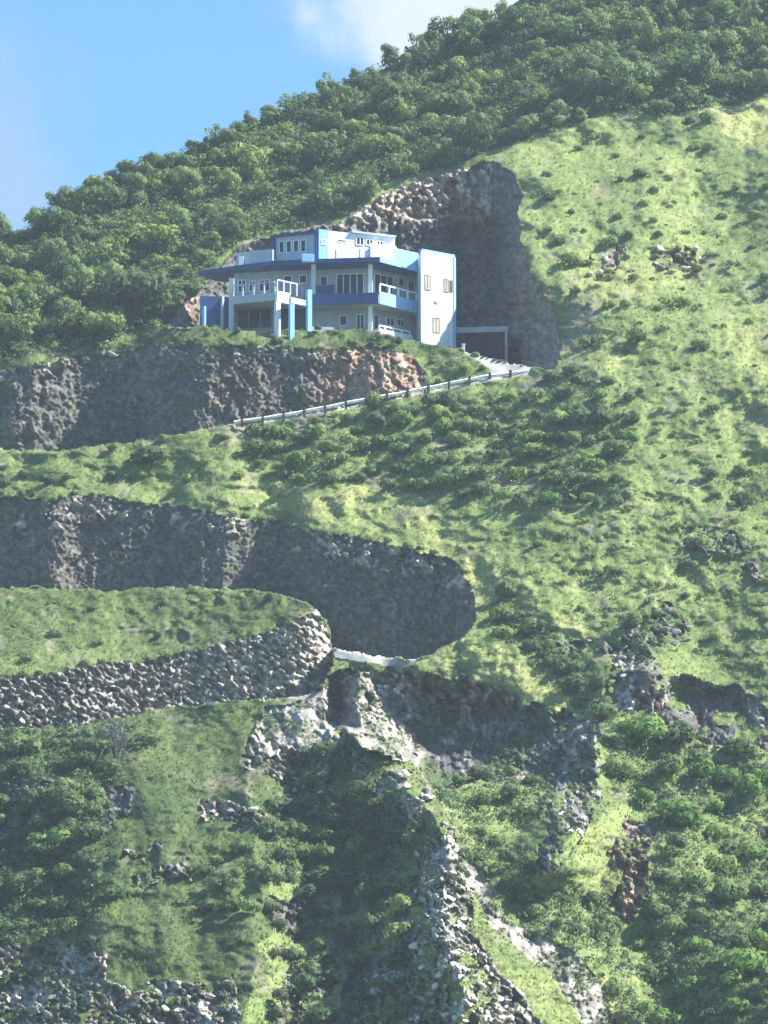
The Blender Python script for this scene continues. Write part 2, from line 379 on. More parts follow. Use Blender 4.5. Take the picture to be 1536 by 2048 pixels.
rk([(340, 600), (400, 575), (412, 660), (330, 660)], .35, .35, .3)
rk([(1215, 1690), (1285, 1680), (1300, 1760), (1260, 1840), (1215, 1830), (1230, 1760)], .35, .9, .3)
rk([(1250, 1640), (1310, 1660), (1290, 1740), (1260, 1700)], .3, .35, .4)
rk([(-60, 1560), (100, 1560), (70, 1650), (-60, 1700)], .1, .1, .4)
rockp &= (ID == HILL) | (ID == ROAD)
ID[rockp] = LOW
rk([(700, 1960), (830, 1930), (1000, 1960), (1110, 2070), (1100, 2300), (690, 2300)], .9, thin=.42)
rk([(890, 1560), (1060, 1560), (1110, 1640), (1080, 1720), (980, 1660)], .2, thin=.50)
rk([(700, 1350), (850, 1360), (1000, 1380), (900, 1430), (800, 1420)], .6, thin=.46)
for pts in ([(855, 862), (905, 865), (915, 910), (870, 905)], [(985, 950), (1060, 955), (1065, 985), (1000, 985)], [(585, 835), (640, 830), (650, 870), (600, 880)], [(430, 860), (520, 850), (520, 885), (440, 900)], [(1130, 560), (1200, 590), (1180, 700), (1130, 690)], [(1040, 760), (1110, 755), (1090, 790), (1030, 790)]):
    soil[paint(pts)] = .7
soil = np.maximum(soil, .45*sstep(.64, .72, fbm(U/50, V/30, 90, 4)))
# colour masks of the cuts
red = np.maximum(red, (ID == CA)*(sstep(600, 700, UW)*.75+.10*(fbm(U/40, V/60, 15, 3) > .55)))
pale = np.maximum(pale, (ID == CA)*(.55*sstep(720, 780, UW)+.8*((VF-topA(UF) < 22) & (fbm(U/25, V/25, 33, 2) > .56))))
red = np.maximum(red, (ID == CB)*sstep(470, 400, V)*.40*(U < 985)); pale = np.maximum(pale, (ID == CB)*sstep(470, 420, V)*.85*(U < 985))
red = np.maximum(red, (ID == CC)*.10*sstep(120, 0, np.abs(UW-130)))
pale = np.maximum(pale, (ID == CC)*.85*((VF-topC(UF) < 55) & (fbm(U/22, V/22, 35, 3) > .57)))
pale = np.maximum(pale, (ID == CB)*.22*sstep(1010, 1035, U)*sstep(520, 600, V))
pale = np.maximum(pale, (ID == WALL)*(.55+.45*sstep(150, 480, U)))
pale = np.maximum(pale, (ID == CE)*.8*sstep(90, 60, np.abs(UW-762)))
pale = np.maximum(pale, (ID == CE)*.6*sstep(.5, .62, fbm(U/30, V/30, 37, 3))); pale = np.maximum(pale, (ID == CF)*.6*(gF < .6)*sstep(.45, .62, fbm(U/26, V/44, 64, 3)))
moss = np.zeros(U.shape)
moss = np.maximum(moss, .85*((ID == CE) | (ID == LOW))*(fbm(U/34, V/26, 93, 4) > .52))
moss *= 1-.45*np.clip(pale, 0, 1)
moss = np.maximum(moss, .5*((ID == CA) | (ID == CC))*(fbm(U/30, V/20, 95, 4) > .66))

# relief, in metres towards the viewer
xm, ym = U/PXM, V/PXM
sa, sb = xm*.80+ym*.60, -xm*.60+ym*.80                                # along and across the slanting bedding
def blocks(ka, kb, seed):
    """angular broken stones: every cell a tilted facet, sharp gaps between"""
    q1, q2, c_, ox, oy = worley(sa*ka+.5*fbm(xm*1.3, ym*1.3, seed+200, 2), sb*kb+.5*fbm(xm*1.3, ym*1.3, seed+210, 2), seed)
    e = np.clip((q2-q1)*9, 0, 1); h2 = np.mod(c_*37.7, 1)
    return (c_*.55+(ox*(h2-.5)+oy*(np.mod(c_*91.3, 1)-.7))*1.9)*e+.10*e, c_
bl, cr = blocks(1.4, 2.5, 3)
rough = (fbm(xm*.55, ym*.4, 101, 5, .6)-.5)
fine = (fbm(xm*1.3, ym*.8, 104, 5, .72)-.5)
grit, gc = blocks(3.0, 4.2, 23)
rid = 1-2*np.abs(fbm(xm*.45, ym*.30, 106, 4, .6)-.5)
isrock = np.isin(ID, (CA, CB, CC, CE, CF, LOW))
relief = np.zeros(U.shape)
for k, amp, f_, b_ in ((CA, 1.3, 1.0, .22), (CB, 1.1, .9, .12), (CC, .55, .75, .10), (CE, 1.9, 1.3, .5), (CF, 1.2, 1.2, .3), (LOW, 2.0, 1.3, .55)):
    relief[ID == k] = (rough*amp+fine*f_+(rid-.8)*amp*.8+bl*b_+(grit-.3)*.30)[ID == k]
pl = np.clip(pale, 0, 1)
relief += isrock*pl*bl*np.where(scree_m, .15, .8)
relief[scree_m] *= .55
rib = np.abs(np.mod(U/17+fbm(U/50, V/90, 103, 3)*5, 2)-1)             # upright ribs of the notch wall
relief += (ID == CB)*(V < 480)*(rib*.55+bl*.35)
b2, wc = blocks(1.9, 3.2, 13)
relief[ID == WALL] = (b2*.95+.8*rough+.5*fine+(grit-.3)*.30)[ID == WALL]
hu = 1-np.abs(2*fbm(xm*.55+wu*.02, ym*1.15, 112, 2)-1)
gr = (fbm(xm*.35, ym*.6, 110, 3)-.5)*1.4+hu*.5+(fbm(xm*1.6, ym*2.4, 120, 2)-.5)*.42
relief[ID == HILL] = gr[ID == HILL]
Y -= relief
cell = np.where(ID == WALL, wc, np.where(isrock & (pale < .3), gc*.7+cr*.3, cr))

# grass tint: 0 lush dark, 1 dry yellow
tint = np.full(U.shape, .62)+(fbm(U/150, V/90, 130, 3)-.5)*.42
def tp(pts, d):
    global tint
    m = inpoly(pts, UW+wu, VW+wv).astype(float); tint += d*m
tp([(1060, 300), (1560, 230), (1560, 900), (1200, 720), (1060, 450)], .06)
tp([(1395, 228), (1600, 140), (1600, 350), (1500, 320), (1450, 262)], .42)
tp([(470, 970), (800, 985), (1000, 1120), (1250, 1290), (1200, 1300), (950, 1180), (900, 1110), (600, 1050)], .25)
tp([(-60, 640), (850, 640), (900, 700), (-60, 760)], -.28)
tp([(-60, 1160), (660, 1160), (670, 1360), (-60, 1380)], -.20)
tp([(-60, 1400), (600, 1380), (560, 1700), (520, 2000), (-60, 2100)], -.32)
tp([(870, 1270), (960, 1270), (1180, 1430), (1150, 1450), (980, 1370), (860, 1340)], .22)
tp([(480, 850), (1260, 740), (1240, 1000), (560, 960)], -.10)
tp([(1150, 1620), (1260, 1640), (1270, 1740), (1140, 1750)], -.05)
tp([(1200, 1400), (1560, 1480), (1560, 2300), (1250, 2300), (1180, 1900)], -.02)
forest_poly = [(-80, 500), (0, 470), (160, 380), (420, 275), (640, 190), (760, 130), (990, 30), (1300, -150), (1640, -330), (1640, 150), (1536, 190), (1400, 225), (1200, 238), (1060, 280), (960, 312), (860, 345), (760, 385), (665, 440), (560, 450), (440, 505), (390, 590), (330, 655), (150, 690), (-80, 745)]
tp([(1130, 1640), (1250, 1630), (1270, 1740), (1150, 1760)], .25)
tp([(1180, 1950), (1260, 1990), (1330, 2100), (1280, 2100)], .35)
tp([(900, 1620), (960, 1640), (1050, 1760), (1000, 1770)], .25)
inforest = inpoly(forest_poly, UW, VW)
tint[inforest] -= .45
tint = np.clip(tint, 0, 1)

# beyond the crest the ground falls away behind
vr = RG(U); over = V < vr
P = np.zeros(U.shape+(3,))
Yr = Yn(U, vr)
P[..., 1] = Y; P[..., 0] = xat(U, V, Y); P[..., 2] = zat(V, Y)
k = (vr-V)/PXM
Yo = Yr+1.6*k+(fbm(U/60, V/60, 44, 3)-.5)*1.5
P[..., 0] = np.where(over, xat(U, vr, Yr), P[..., 0]); P[..., 1] = np.where(over, Yo, P[..., 1])
P[..., 2] = np.where(over, zat(vr, Yr)-.06*k*k-.1*k, P[..., 2])
ID[over] = HILL
# normals of the sheet, for what grows on it
du = np.gradient(P, axis=1); dv = np.gradient(P, axis=0)
NR = np.cross(du, -dv); NR /= np.maximum(np.linalg.norm(NR, axis=2, keepdims=True), 1e-9)

idx = np.arange(nU*nV).reshape(nV, nU)
quads = np.stack([idx[1:, :-1], idx[1:, 1:], idx[:-1, 1:], idx[:-1, :-1]], -1).reshape(-1, 4)
fid = ID[1:, :-1].ravel()
Pf = P.reshape(-1, 3)
AT = dict(tint=tint, soil=soil, pale=pale, red=red, moss=moss, cell=cell)
def sheet(name, ids, mat, ats):
    q = quads[np.isin(fid, ids)]; used, inv = np.unique(q, return_inverse=True)
    me = mesh_np(name, Pf[used], inv.reshape(-1, 4), mat, {a: AT[a].ravel()[used] for a in ats}, smooth=False)
    return link(name, me)
RA = ('pale', 'red', 'moss', 'cell')
tag(sheet('hillside', [HILL], M['ground'], ('tint', 'soil')), None, None, kind='structure')
for i in (CA, CB, CC, CE, CF): tag(sheet('rock_cliff', [i], M['rock'], RA), None, None, kind='structure')
tag(sheet('rocky_slope', [LOW], M['rock'], RA), None, None, kind='structure')
tag(sheet('road', [ROAD], M['road'], ()), None, None, kind='structure')
tag(sheet('rubble_wall', [WALL], M['rock'], RA), 'pale dry rubble stone retaining wall holding up the grassy terrace inside the hairpin bend', 'wall')
gm = bpy.data.meshes.new('ground'); gm.from_pydata([(-9000, -6000, 0), (9000, -6000, 0), (9000, 12000, 0), (-9000, 12000, 0)], [], [(0, 1, 2, 3)])
gm.materials.append(plain('far_ground', (.10, .12, .06), 1, .4, .02)); tag(link('ground', gm), None, None, kind='structure')

def look(u, v):
    """grid cell of a pixel"""
    i = int(np.clip(np.searchsorted(vs, v), 1, nV-1)); j = int(np.clip(np.searchsorted(us, u), 1, nU-1)); return i, j
def spot(u, v):
    i, j = look(u, v); return Vector(P[i, j])

# ------------------------------------------------------------------ the house
HY = 361.0
def XY(u, Yv): return Vector((float(xat(u, 590, Yv)), float(Yv), 0))
def Z(v, Yv=HY): return float(zat(v, Yv))
class MB:
    def __init__(s): s.bm = bmesh.new()
    def prism(s, pts, z0, z1):
        lo = [s.bm.verts.new((p.x, p.y, z0)) for p in pts]; hi = [s.bm.verts.new((p.x, p.y, z1)) for p in pts]
        n = len(pts); s.bm.faces.new(lo); s.bm.faces.new(hi)
        for i in range(n): s.bm.faces.new((lo[i], lo[(i+1) % n], hi[(i+1) % n], hi[i]))
        return s
    def bar(s, a, b, n0, n1, z0, z1, z0b=None, z1b=None):
        """box along the wall line a-b, from n0 to n1 metres in front of it"""
        d = (b-a).normalized(); nn = Vector((d.y, -d.x, 0))
        if nn.y > 0: nn = -nn
        q = [a+nn*n0, b+nn*n0, b+nn*n1, a+nn*n1]
        return s.prism(q, z0, z1)
    def post(s, c, w, z0, z1, ang=0.7):
        q = [c+Vector((math.cos(ang+k*math.pi/2), math.sin(ang+k*math.pi/2), 0))*w*.7071 for k in range(4)]
        return s.prism(q, z0, z1)
    def build(s, name, mat, parent=None, bevel=0.0):
        bmesh.ops.recalc_face_normals(s.bm, faces=s.bm.faces)
        if bevel: bmesh.ops.bevel(s.bm, geom=s.bm.edges[:], offset=bevel, segments=1, affect='EDGES')
        me = bpy.data.meshes.new(name); s.bm.to_mesh(me); s.bm.free(); me.materials.append(mat)
        return link(name, me, parent)
house = empty('hillside_house', (0, 0, 0), 'blue and white flat roofed house of several storeys on the terrace above the rock cuts', 'house')
hb = XY(757, HY); ZG = Z(668); house.location = (hb.x, hb.y, ZG)
def part(o, label=None):
    """keep world placement under the house's own base point"""
    o.location = o.location-Vector(house.location) if o.parent is house else o.location
    if label: o['label'] = label
    return o
def W(A, B, u):
    a, b = XY(*A), XY(*B); t = (u-A[0])/(B[0]-A[0]); return a.lerp(b, t)
def window(A, B, u0, u1, v0, v1, n=1, fm='frame', proud=.05, pane='glass'):
    p, q = W(A, B, u0), W(A, B, u1); z0, z1 = float(zat(v1, p.y)), float(zat(v0, p.y)); L = (q-p).length; d = (q-p).normalized()
    fr = MB(); t = .07
    fr.bar(p, p+d*t, 0, proud, z0, z1); fr.bar(q-d*t, q, 0, proud, z0, z1)
    fr.bar(p+d*t, q-d*t, 0, proud, z1-t, z1); fr.bar(p+d*t, q-d*t, 0, proud, z0, z0+t)
    for i in range(1, n):
        c = p+d*(L*i/n); fr.bar(c-d*t*.5, c+d*t*.5, 0, proud, z0+t, z1-t)
    fo = part(fr.build('window', M[fm], house))
    pa = MB(); pa.bar(p+d*t*.6, q-d*t*.6, .004, proud*.45, z0+t*.6, z1-t*.6)
    pa.build('pane', M[pane], fo)
    return fo

zF0, zF1b, zF1t, zRb, zRt = Z(672)-3, Z(610), Z(594), Z(528), Z(514, HY-.8)
# main body, set back behind the balconies
bL, bM, bC, bR = (468, HY+3.4), (548, HY+2.6), (738, HY+1.5), (836, HY+5.2)
bN = (625, HY+2.2)
part(MB().prism([XY(*bL), XY(*bM), XY(*bN), XY(*bC), XY(*bR), XY(838, HY+8), XY(560, HY+9.5), XY(475, HY+6)], zF0, zRb-.004).build('wall', M['wall_shade'], house))
# main roof slab with deep overhang
rf = [XY(397, HY+4.4), XY(470, HY+2.4), XY(545, HY+.5), XY(640, HY-.2), XY(757, HY-.9), XY(837, HY+3.0), XY(838, HY+8), XY(560, HY+9.3), XY(430, HY+6.5)]
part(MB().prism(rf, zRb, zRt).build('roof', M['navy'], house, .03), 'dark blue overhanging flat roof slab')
MBf = MB(); MBf.bar(XY(759, HY-.87), XY(837, HY+3.0), .004, .06, zRb-.02, zRt+.02); part(MBf.build('fascia', M['blue'], house), 'bright blue sunlit roof edge')  # lighter blue strip over the slab paints its sunlit edge
pp = MB(); pp.prism([XY(786, HY+1.2), XY(837, HY+3.3), XY(838, HY+5), XY(790, HY+4)], zRt+.003, Z(503, HY+2.3)+.1); part(pp.build('parapet', M['blue'], house, .02))
# left roof parapet
lp = MB(); lp.bar(XY(472, HY+3.6), XY(545, HY+2.2), -.25, 0, zRt+.003, Z(504, HY+3)+.05); part(lp.build('parapet', M['wallb'], house, .02))
lp = MB(); lp.post(XY(482, HY+3.2), .40, zRt+.003, Z(514, HY+3.2)); part(lp.build('roof_lamp', M['white'], house))
# balcony of the upper floor
fl = [XY(622, HY-.1), XY(757, HY-.8), XY(836, HY+3.1), XY(836, HY+5.3), XY(738, HY+1.7), XY(622, HY+2.3)]
part(MB().prism(fl, zF1b, zF1t).build('balcony_slab', M['wallb'], house))
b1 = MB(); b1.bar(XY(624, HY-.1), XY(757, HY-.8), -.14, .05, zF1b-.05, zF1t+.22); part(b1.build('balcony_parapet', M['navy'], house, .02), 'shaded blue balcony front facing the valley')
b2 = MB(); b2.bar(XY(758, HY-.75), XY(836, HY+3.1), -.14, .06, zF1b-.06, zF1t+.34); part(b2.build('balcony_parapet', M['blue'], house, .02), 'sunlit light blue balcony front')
b3 = MB(); b3.bar(XY(624, HY+1.2), XY(668, HY+.9), -.1, 0, zF1t, Z(570, HY+1)); part(b3.build('balcony_screen', M['navy'], house))
def railing(A, B, us_, z0, z1, mat, w=.12):
    r = MB(); a, b = W(A, B, us_[0]), W(A, B, us_[-1]); r.bar(a, b, -.06, .06, z1-.12, z1)
    for x in us_: r.post(W(A, B, x), w, z0, z1-.12, math.atan2(b.y-a.y, b.x-a.x)+math.pi/4)
    return part(r.build('railing', mat, house))
railing((758, HY-.7), (836, HY+3.1), (759.5, 778, 796.5, 815, 833), zF1t+.345, Z(566, HY-.7), M['white'], .13)
# column at the corner of the upper floor and lower floor
for u_, y_, z0, z1 in ((741, HY+.3, zF1t, zRb), (741, HY+.3, zF0, zF1b), (627, HY+.2, zF1t, zRb)):
    c = MB(); c.post(XY(u_, y_), .36, z0+.003, z1-.003); part(c.build('column', M['white' if u_ > 700 else 'wallb'], house))
# openings, upper floor
window(bN, bC, 673, 728, 548, 590, 4)
window(bN, bC, 640, 655, 552, 572, 1)
window(bM, bN, 567, 584, 551, 567, 1); window(bM, bN, 598, 614, 550, 567, 1)
window(bC, bR, 748, 786, 546, 600, 3); window(bC, bR, 796, 808, 553, 572, 1); window(bC, bR, 815, 829, 560, 584, 1)
window(bL, bM, 476, 492, 560, 586, 2); window(bL, bM, 498, 512, 562, 584, 2); window(bL, bM, 518, 540, 560, 584, 2)
# openings, lower floor
window(bL, bM, 474, 545, 610, 660, 3, 'wall_shade'); window(bM, bN, 563, 580, 612, 662, 1, 'navy'); window(bM, bN, 590, 612, 616, 662, 2, 'navy')  # large dark panes stand in for the shade inside verandah and porch
window(bN, bC, 679, 695, 631, 652, 1); window(bN, bC, 713, 729, 628, 662, 2)
window(bC, bR, 747, 757, 628, 658, 1); window(bC, bR, 772, 788, 633, 650, 2); window(bC, bR, 793, 808, 637, 652, 2)
railing((757, HY-.2), (822, HY+2.6), (758, 770, 786, 803, 820), ZG-.1, Z(650, HY), M['white'], .11)
rl = MB(); rl.bar(XY(716, HY-.5), XY(757, HY-.5), -.1, .1, ZG-.9, Z(661, HY-.5)); rl.bar(XY(757, HY-.4), XY(824, HY+2.6), -.1, .1, ZG-.9, Z(659, HY)); part(rl.build('terrace_wall', M['white'], house))
# left verandah: columns, beam and posts
vL, vR = (463, HY+.4), (551, HY-1.3)
bm_ = MB(); bm_.bar(XY(*vL), XY(*vR), -.2, .12, Z(605, HY-.5), Z(589, HY-.5)); part(bm_.build('beam', M['wallb'], house, .01))
fl2 = MB(); fl2.prism([XY(462, HY+.6), XY(552, HY-1.1), XY(612, HY+.8), XY(612, HY+2.4), XY(548, HY+2.8), XY(468, HY+3.6)], Z(603, HY-.5), Z(596, HY-.5)); part(fl2.build('balcony_slab', M['wallb'], house))
railing(vL, vR, (464, 485, 507, 528, 549), Z(589, HY-.5), Z(566, HY-.5), M['wallb'], .13)
c = MB(); c.post(XY(*vL), .42, zF0, Z(557, HY+.4)); part(c.build('column', M['wallb'], house))
# entrance porch, turned to the sun
c = MB(); c.post(XY(555, HY-1.8), .42, zF0, Z(604, HY-1.8), -.31); part(c.build('column', M['white'], house), 'sunlit white porch column')
b4 = MB(); b4.bar(XY(552, HY-1.9), XY(578, HY-.9), -.2, .15, Z(606, HY-1.5), Z(584, HY-1.5)); part(b4.build('balcony_parapet', M['white'], house, .02), 'sunlit white end of the balcony')
railing((553, HY-1.6), (606, HY+.6), (554, 567, 580, 593, 605), Z(586, HY-1)-.05, Z(561, HY-1), M['wallb'], .12)
b5 = MB(); b5.bar(XY(580, HY-2.4), XY(614, HY-1.0), -.2, .15, Z(609, HY-1.8), Z(598, HY-1.8)); part(b5.build('beam', M['white'], house, .02))
for u_, y_, vt_ in ((583, HY-2.4, 608), (618, HY-1.1, 580)):
    c = MB(); c.post(XY(u_, y_), .40, zF0, Z(vt_, y_), -.31); part(c.build('column', M['blue'], house), 'sunlit light blue porch column')
st = MB(); st.bar(XY(622, HY-.6), XY(668, HY-.3), -.15, .15, ZG-.9, Z(654, HY-.5)); part(st.build('step_wall', M['wallb'], house))
# dark blue lean-to at the left end
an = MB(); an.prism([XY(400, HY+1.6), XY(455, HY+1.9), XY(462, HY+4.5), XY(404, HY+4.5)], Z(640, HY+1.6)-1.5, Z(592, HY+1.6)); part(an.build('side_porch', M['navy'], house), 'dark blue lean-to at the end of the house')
c = MB(); c.post(XY(408, HY+1.1), .30, Z(660, HY+1.1)-1, Z(613, HY+1.1), -.31); part(c.build('column', M['blue'], house))
c = MB(); c.post(XY(445, HY+1.4), .22, Z(660, HY+1.1)-1, Z(592, HY+1.1), .05); part(c.build('column', M['wallb'], house))
# penthouse, left block with navy frame
pA, pB = (551, HY+4.2), (633, HY+2.6)
zp0, zp1 = zRt+.003, Z(469, HY+3)
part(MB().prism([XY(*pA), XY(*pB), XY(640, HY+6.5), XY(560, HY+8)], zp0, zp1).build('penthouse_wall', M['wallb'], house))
nf = MB(); nf.bar(XY(547, HY+4.28), XY(635, HY+2.56), -.5, .3, zp1+.003, zp1+.22); nf.bar(XY(546.5, HY+4.3), XY(551, HY+4.2), -.4, .3, zp0, zp1); nf.bar(XY(632, HY+2.6), XY(636, HY+2.52), -.4, .32, zp0, zp1)
part(nf.build('penthouse_frame', M['navy'], house))
for i in range(4): window(pA, pB, 558+i*14.5, 569+i*14.5, 483-i*1.0, 507-i*.7, 1, proud=.09)
bk = MB(); bk.prism([XY(603, HY-.6), XY(628, HY-.5), XY(628, HY+1), XY(603, HY+1)], zRt-.35, Z(508, HY-.5)); part(bk.build('roof_block', M['blue'], house, .03), 'light blue block on the roof edge')
# penthouse, right block facing the sun
qA, qB = (637, HY+2.4), (790, HY+5.6)
zq1 = Z(459, HY+2.4)
part(MB().prism([XY(*qA), XY(*qB), XY(790, HY+8.5), XY(645, HY+8)], zp0, zq1).build('penthouse_wall', M['white'], house))
bs = MB(); bs.bar(XY(636.5, HY+2.38), W(qA, qB, 655), .004, .08, zp0, zq1+.03); part(bs.build('blue_panel', M['blue'], house))
rfq = MB(); rfq.bar(W(qA, qB, 700), W(qA, qB, 789), -2.5, .35, zq1+.003, zq1+.16); part(rfq.build('penthouse_roof', M['wallb'], house))
window(qA, qB, 641, 651, 479, 490, 1, proud=.13)
window(qA, qB, 674, 692, 478, 484, 1)
window(qA, qB, 711, 727, 474, 490, 2, proud=.1); window(qA, qB, 731, 745, 478, 491, 2, proud=.1); window(qA, qB, 752, 766, 481, 492, 2, proud=.1)
wb = MB(); wb.prism([XY(741, HY+3.2), XY(793, HY+4.6), XY(793, HY+5.8), XY(741, HY+4.9)], zp0, Z(488, HY+3.6)); part(wb.build('roof_terrace_wall', M['white'], house, .02))
for u_, v_ in ((675, 500), (723, 498)):
    c = MB(); c.post(XY(u_, HY+.8), .36, zRt+.003, Z(v_, HY+.8), -.31); part(c.build('roof_lamp', M['white'], house))
vp = MB(); vp.post(XY(768, HY+6), .10, zq1, zq1+.75); vp.post(XY(768, HY+6), .5, zq1+.755, zq1+.82); part(vp.build('vent_pipe', M['conc'], house))
# tower with its tall sunlit wall
tA, tB = (842, HY+.5), (905, HY+2.7)
zt0, zt1 = Z(700)-3, Z(502, HY+.5)
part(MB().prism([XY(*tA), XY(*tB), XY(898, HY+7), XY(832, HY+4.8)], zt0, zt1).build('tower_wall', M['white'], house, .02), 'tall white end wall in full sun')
tr = MB(); tr.bar(XY(846, HY+.66), XY(911.5, HY+2.92), -.55, -.1, zt1+.003, zt1+.26); tr.bar(XY(906.5, HY+2.75), XY(911, HY+2.95), -.6, .06, zt0, zt1); part(tr.build('trim', M['blue'], house))
window(tA, tB, 849, 861, 549, 580, 2, 'brownframe', pane='curtain'); window(tA, tB, 887, 897, 557, 584, 2, 'brownframe', pane='curtain'); window(tA, tB, 899, 904, 560, 585, 1, 'brownframe')
window(tA, tB, 865, 879, 634, 665, 2, 'brownframe', pane='curtain')
vt_ = MB(); a, b = W(tA, tB, 868), W(tA, tB, 875); vt_.bar(a, b, .003, .10, Z(607, HY+1.6), Z(602, HY+1.6)); part(vt_.build('wall_vent', M['conc'], house))

# concrete canopy beside the tower
cp = empty('concrete_canopy', pt(960, 690, HY+5), 'grey concrete carport roof between the white tower and the shaded rock cut', 'carport')
def loc(o): o.location = -cp.location; return o
cs = MB(); cs.bar(XY(907, HY+4), XY(1016, HY+3.4), -4.5, 0, Z(664, HY+3.6), Z(653, HY+3.6)); loc(cs.build('roof_slab', M['conc'], cp, .02))
for u_ in (1012,):
    c = MB(); c.post(XY(u_, HY+3.6), .22, Z(735, HY+4), Z(664, HY+3.6)-.004); loc(c.build('post', M['conc'], cp))
cw = MB(); cw.bar(XY(909, HY+4.7), XY(1013, HY+4.1), 0, .2, Z(735, HY+4), Z(664, HY+3.6)-.004); loc(cw.build('shade_panel', plain('recess_shade', (.018, .019, .022), .95, .3, 1), cp))  # near-black panel added as the shade under the carport roof, no real door

# white marker post
mp = MB(); q = pt(927, 706, HY-1.5); mp.post(q, .22, q.z-1.0, q.z+.72); mp.post(q, .30, q.z+.723, q.z+.80)
tag(mp.build('marker_post', M['white']), 'short white concrete marker post at the terrace edge below the tower', 'post')

# guard rails
def guard_rail(pts, label, spacing, hpost, vrail, name='guard_rail'):
    P3 = [Vector(spot(u_, v_)) for u_, v_ in pts]
    ys = [float(Yn(u_, v_))-.9 for u_, v_ in pts]
    P3 = [pt(u_, v_, y_) for (u_, v_), y_ in zip(pts, ys)]
    g = empty(name, P3[0], label, 'guard rail')
    segs = [(P3[i+1]-P3[i]).length for i in range(len(P3)-1)]; L = sum(segs)
    def at(s):
        for i, l_ in enumerate(segs):
            if s <= l_ or i == len(segs)-1: return P3[i].lerp(P3[i+1], s/l_), (P3[i+1]-P3[i]).normalized()
            s -= l_
    # rail: a folded beam swept along the line
    prof = [(-.02, -.14), (.05, -.12), (.07, -.09), (.02, -.01), (.06, .02), (.08, .04), (-.02, .14), (-.06, .14), (-.06, -.14)]
    vsr, fsr = [], []; n = int(L/.8); kk = len(prof)
    for i in range(n+1):
        c_, d = at(L*i/n); nn = Vector((d.y, -d.x, 0)).normalized(); nn = -nn if nn.y > 0 else nn
        c_ = c_+Vector((0, 0, .02*math.sin(i*1.7)))
        for a_, b_ in prof: vsr.append(c_+nn*(a_+.1)+Vector((0, 0, b_)))
    for i in range(n):
        for j in range(kk): fsr.append((i*kk+j, i*kk+(j+1) % kk, (i+1)*kk+(j+1) % kk, (i+1)*kk+j))
    me = bpy.data.meshes.new('rail'); me.from_pydata([v_-P3[0] for v_ in vsr], [], fsr); me.materials.append(M['steel']); link('rail', me, g)
    pm = MB(); pm.prism([Vector((.09, .09, 0)), Vector((-.09, .09, 0)), Vector((-.09, -.09, 0)), Vector((.09, -.09, 0))], -hpost, .22)
    p0 = pm.build('post', M['post'], g); first = True; s = spacing*.4
    while s < L:
        c_, d = at(s); nn = Vector((d.y, -d.x, 0)).normalized(); nn = -nn if nn.y > 0 else nn
        o = p0 if first else p0.copy()
        if not first: COL.objects.link(o)
        first = False; o.location = c_+nn*.30-P3[0]; o.rotation_euler = (0, random.uniform(-.06, .06), random.uniform(0, 1)); s += spacing
    return g
guard_rail([(468, 845), (560, 832), (640, 817), (720, 801), (800, 787), (880, 771), (960, 755), (1010, 748), (1058, 743)], 'pale metal guard rail on dark posts along the road climbing to the house', 1.75, .55, 0)

# ------------------------------------------------------------------ plants
def cards(c, n, size, asp, r, up=0.0):
    """one leaf-shaped quad per centre, facing n"""
    k = len(c); n = n/np.maximum(np.linalg.norm(n, axis=1, keepdims=True), 1e-9)
    t = np.cross(n, r.normal(size=(k, 3))); t /= np.maximum(np.linalg.norm(t, axis=1, keepdims=True), 1e-9)
    b = np.cross(n, t); s = size[:, None]
    V4 = np.stack([c-t*s*.5, c-b*s*.5*asp, c+t*s*.5, c+b*s*.5*asp], 1)
    V4 += r.normal(size=V4.shape)*s[:, None]*.06
    return V4.reshape(-1, 3), np.arange(k*4).reshape(-1, 4)
def crown_np(r, lobes, nleaf, leaf, flat=.8):
    """leaf clumps: lobes = (centre, radius); leaves lie on and just inside each lobe"""
    C, Nn, SZ, TN, ON = [], [], [], [], []
    for (c, R) in lobes:
        k = int(nleaf*R*R); d = r.normal(size=(k, 3)); d[:, 2] = d[:, 2]*.9+.15; d /= np.linalg.norm(d, axis=1, keepdims=True)
        rad = R*(1-np.abs(r.normal(size=k))*.10+.03*r.normal(size=k))*(1+.22*np.sin(d[:, 0]*7+c[0]*3)*np.cos(d[:, 1]*6+c[1]))
        p = np.array(c)+d*rad[:, None]*np.array([1, 1, flat])
        C.append(p); Nn.append(d+r.normal(size=(k, 3))*.32); SZ.append(leaf*r.uniform(.6, 1.35, k)); TN.append(np.clip(r.normal(.5, .09, k)+r.normal()*.17, 0, 1)); ON.append(d+r.normal(size=(k, 3))*.12+np.array([0, 0, .12]))
    C, Nn, SZ, TN, ON = map(np.concatenate, (C, Nn, SZ, TN, ON))
    Vv, Ff = cards(C, Nn, SZ, .62, r)
    ON /= np.linalg.norm(ON, axis=1, keepdims=True)
    return Vv, Ff, np.repeat(TN, 4), np.repeat(ON, 4, 0)
def limb(vl, fl, pts, r0, r1, n=6):
    b0 = len(vl)
    for i, p in enumerate(pts):
        d = (pts[min(i+1, len(pts)-1)]-pts[max(i-1, 0)]).normalized(); a = d.orthogonal().normalized(); b = d.cross(a); rr = r0+(r1-r0)*i/(len(pts)-1)
        for j in range(n): t = 2*math.pi*j/n; vl.append(p+(a*math.cos(t)+b*math.sin(t))*rr)
    for i in range(len(pts)-1):
        for j in range(n): fl.append((b0+i*n+j, b0+i*n+(j+1) % n, b0+(i+1)*n+(j+1) % n, b0+(i+1)*n+j))
TREE = {}
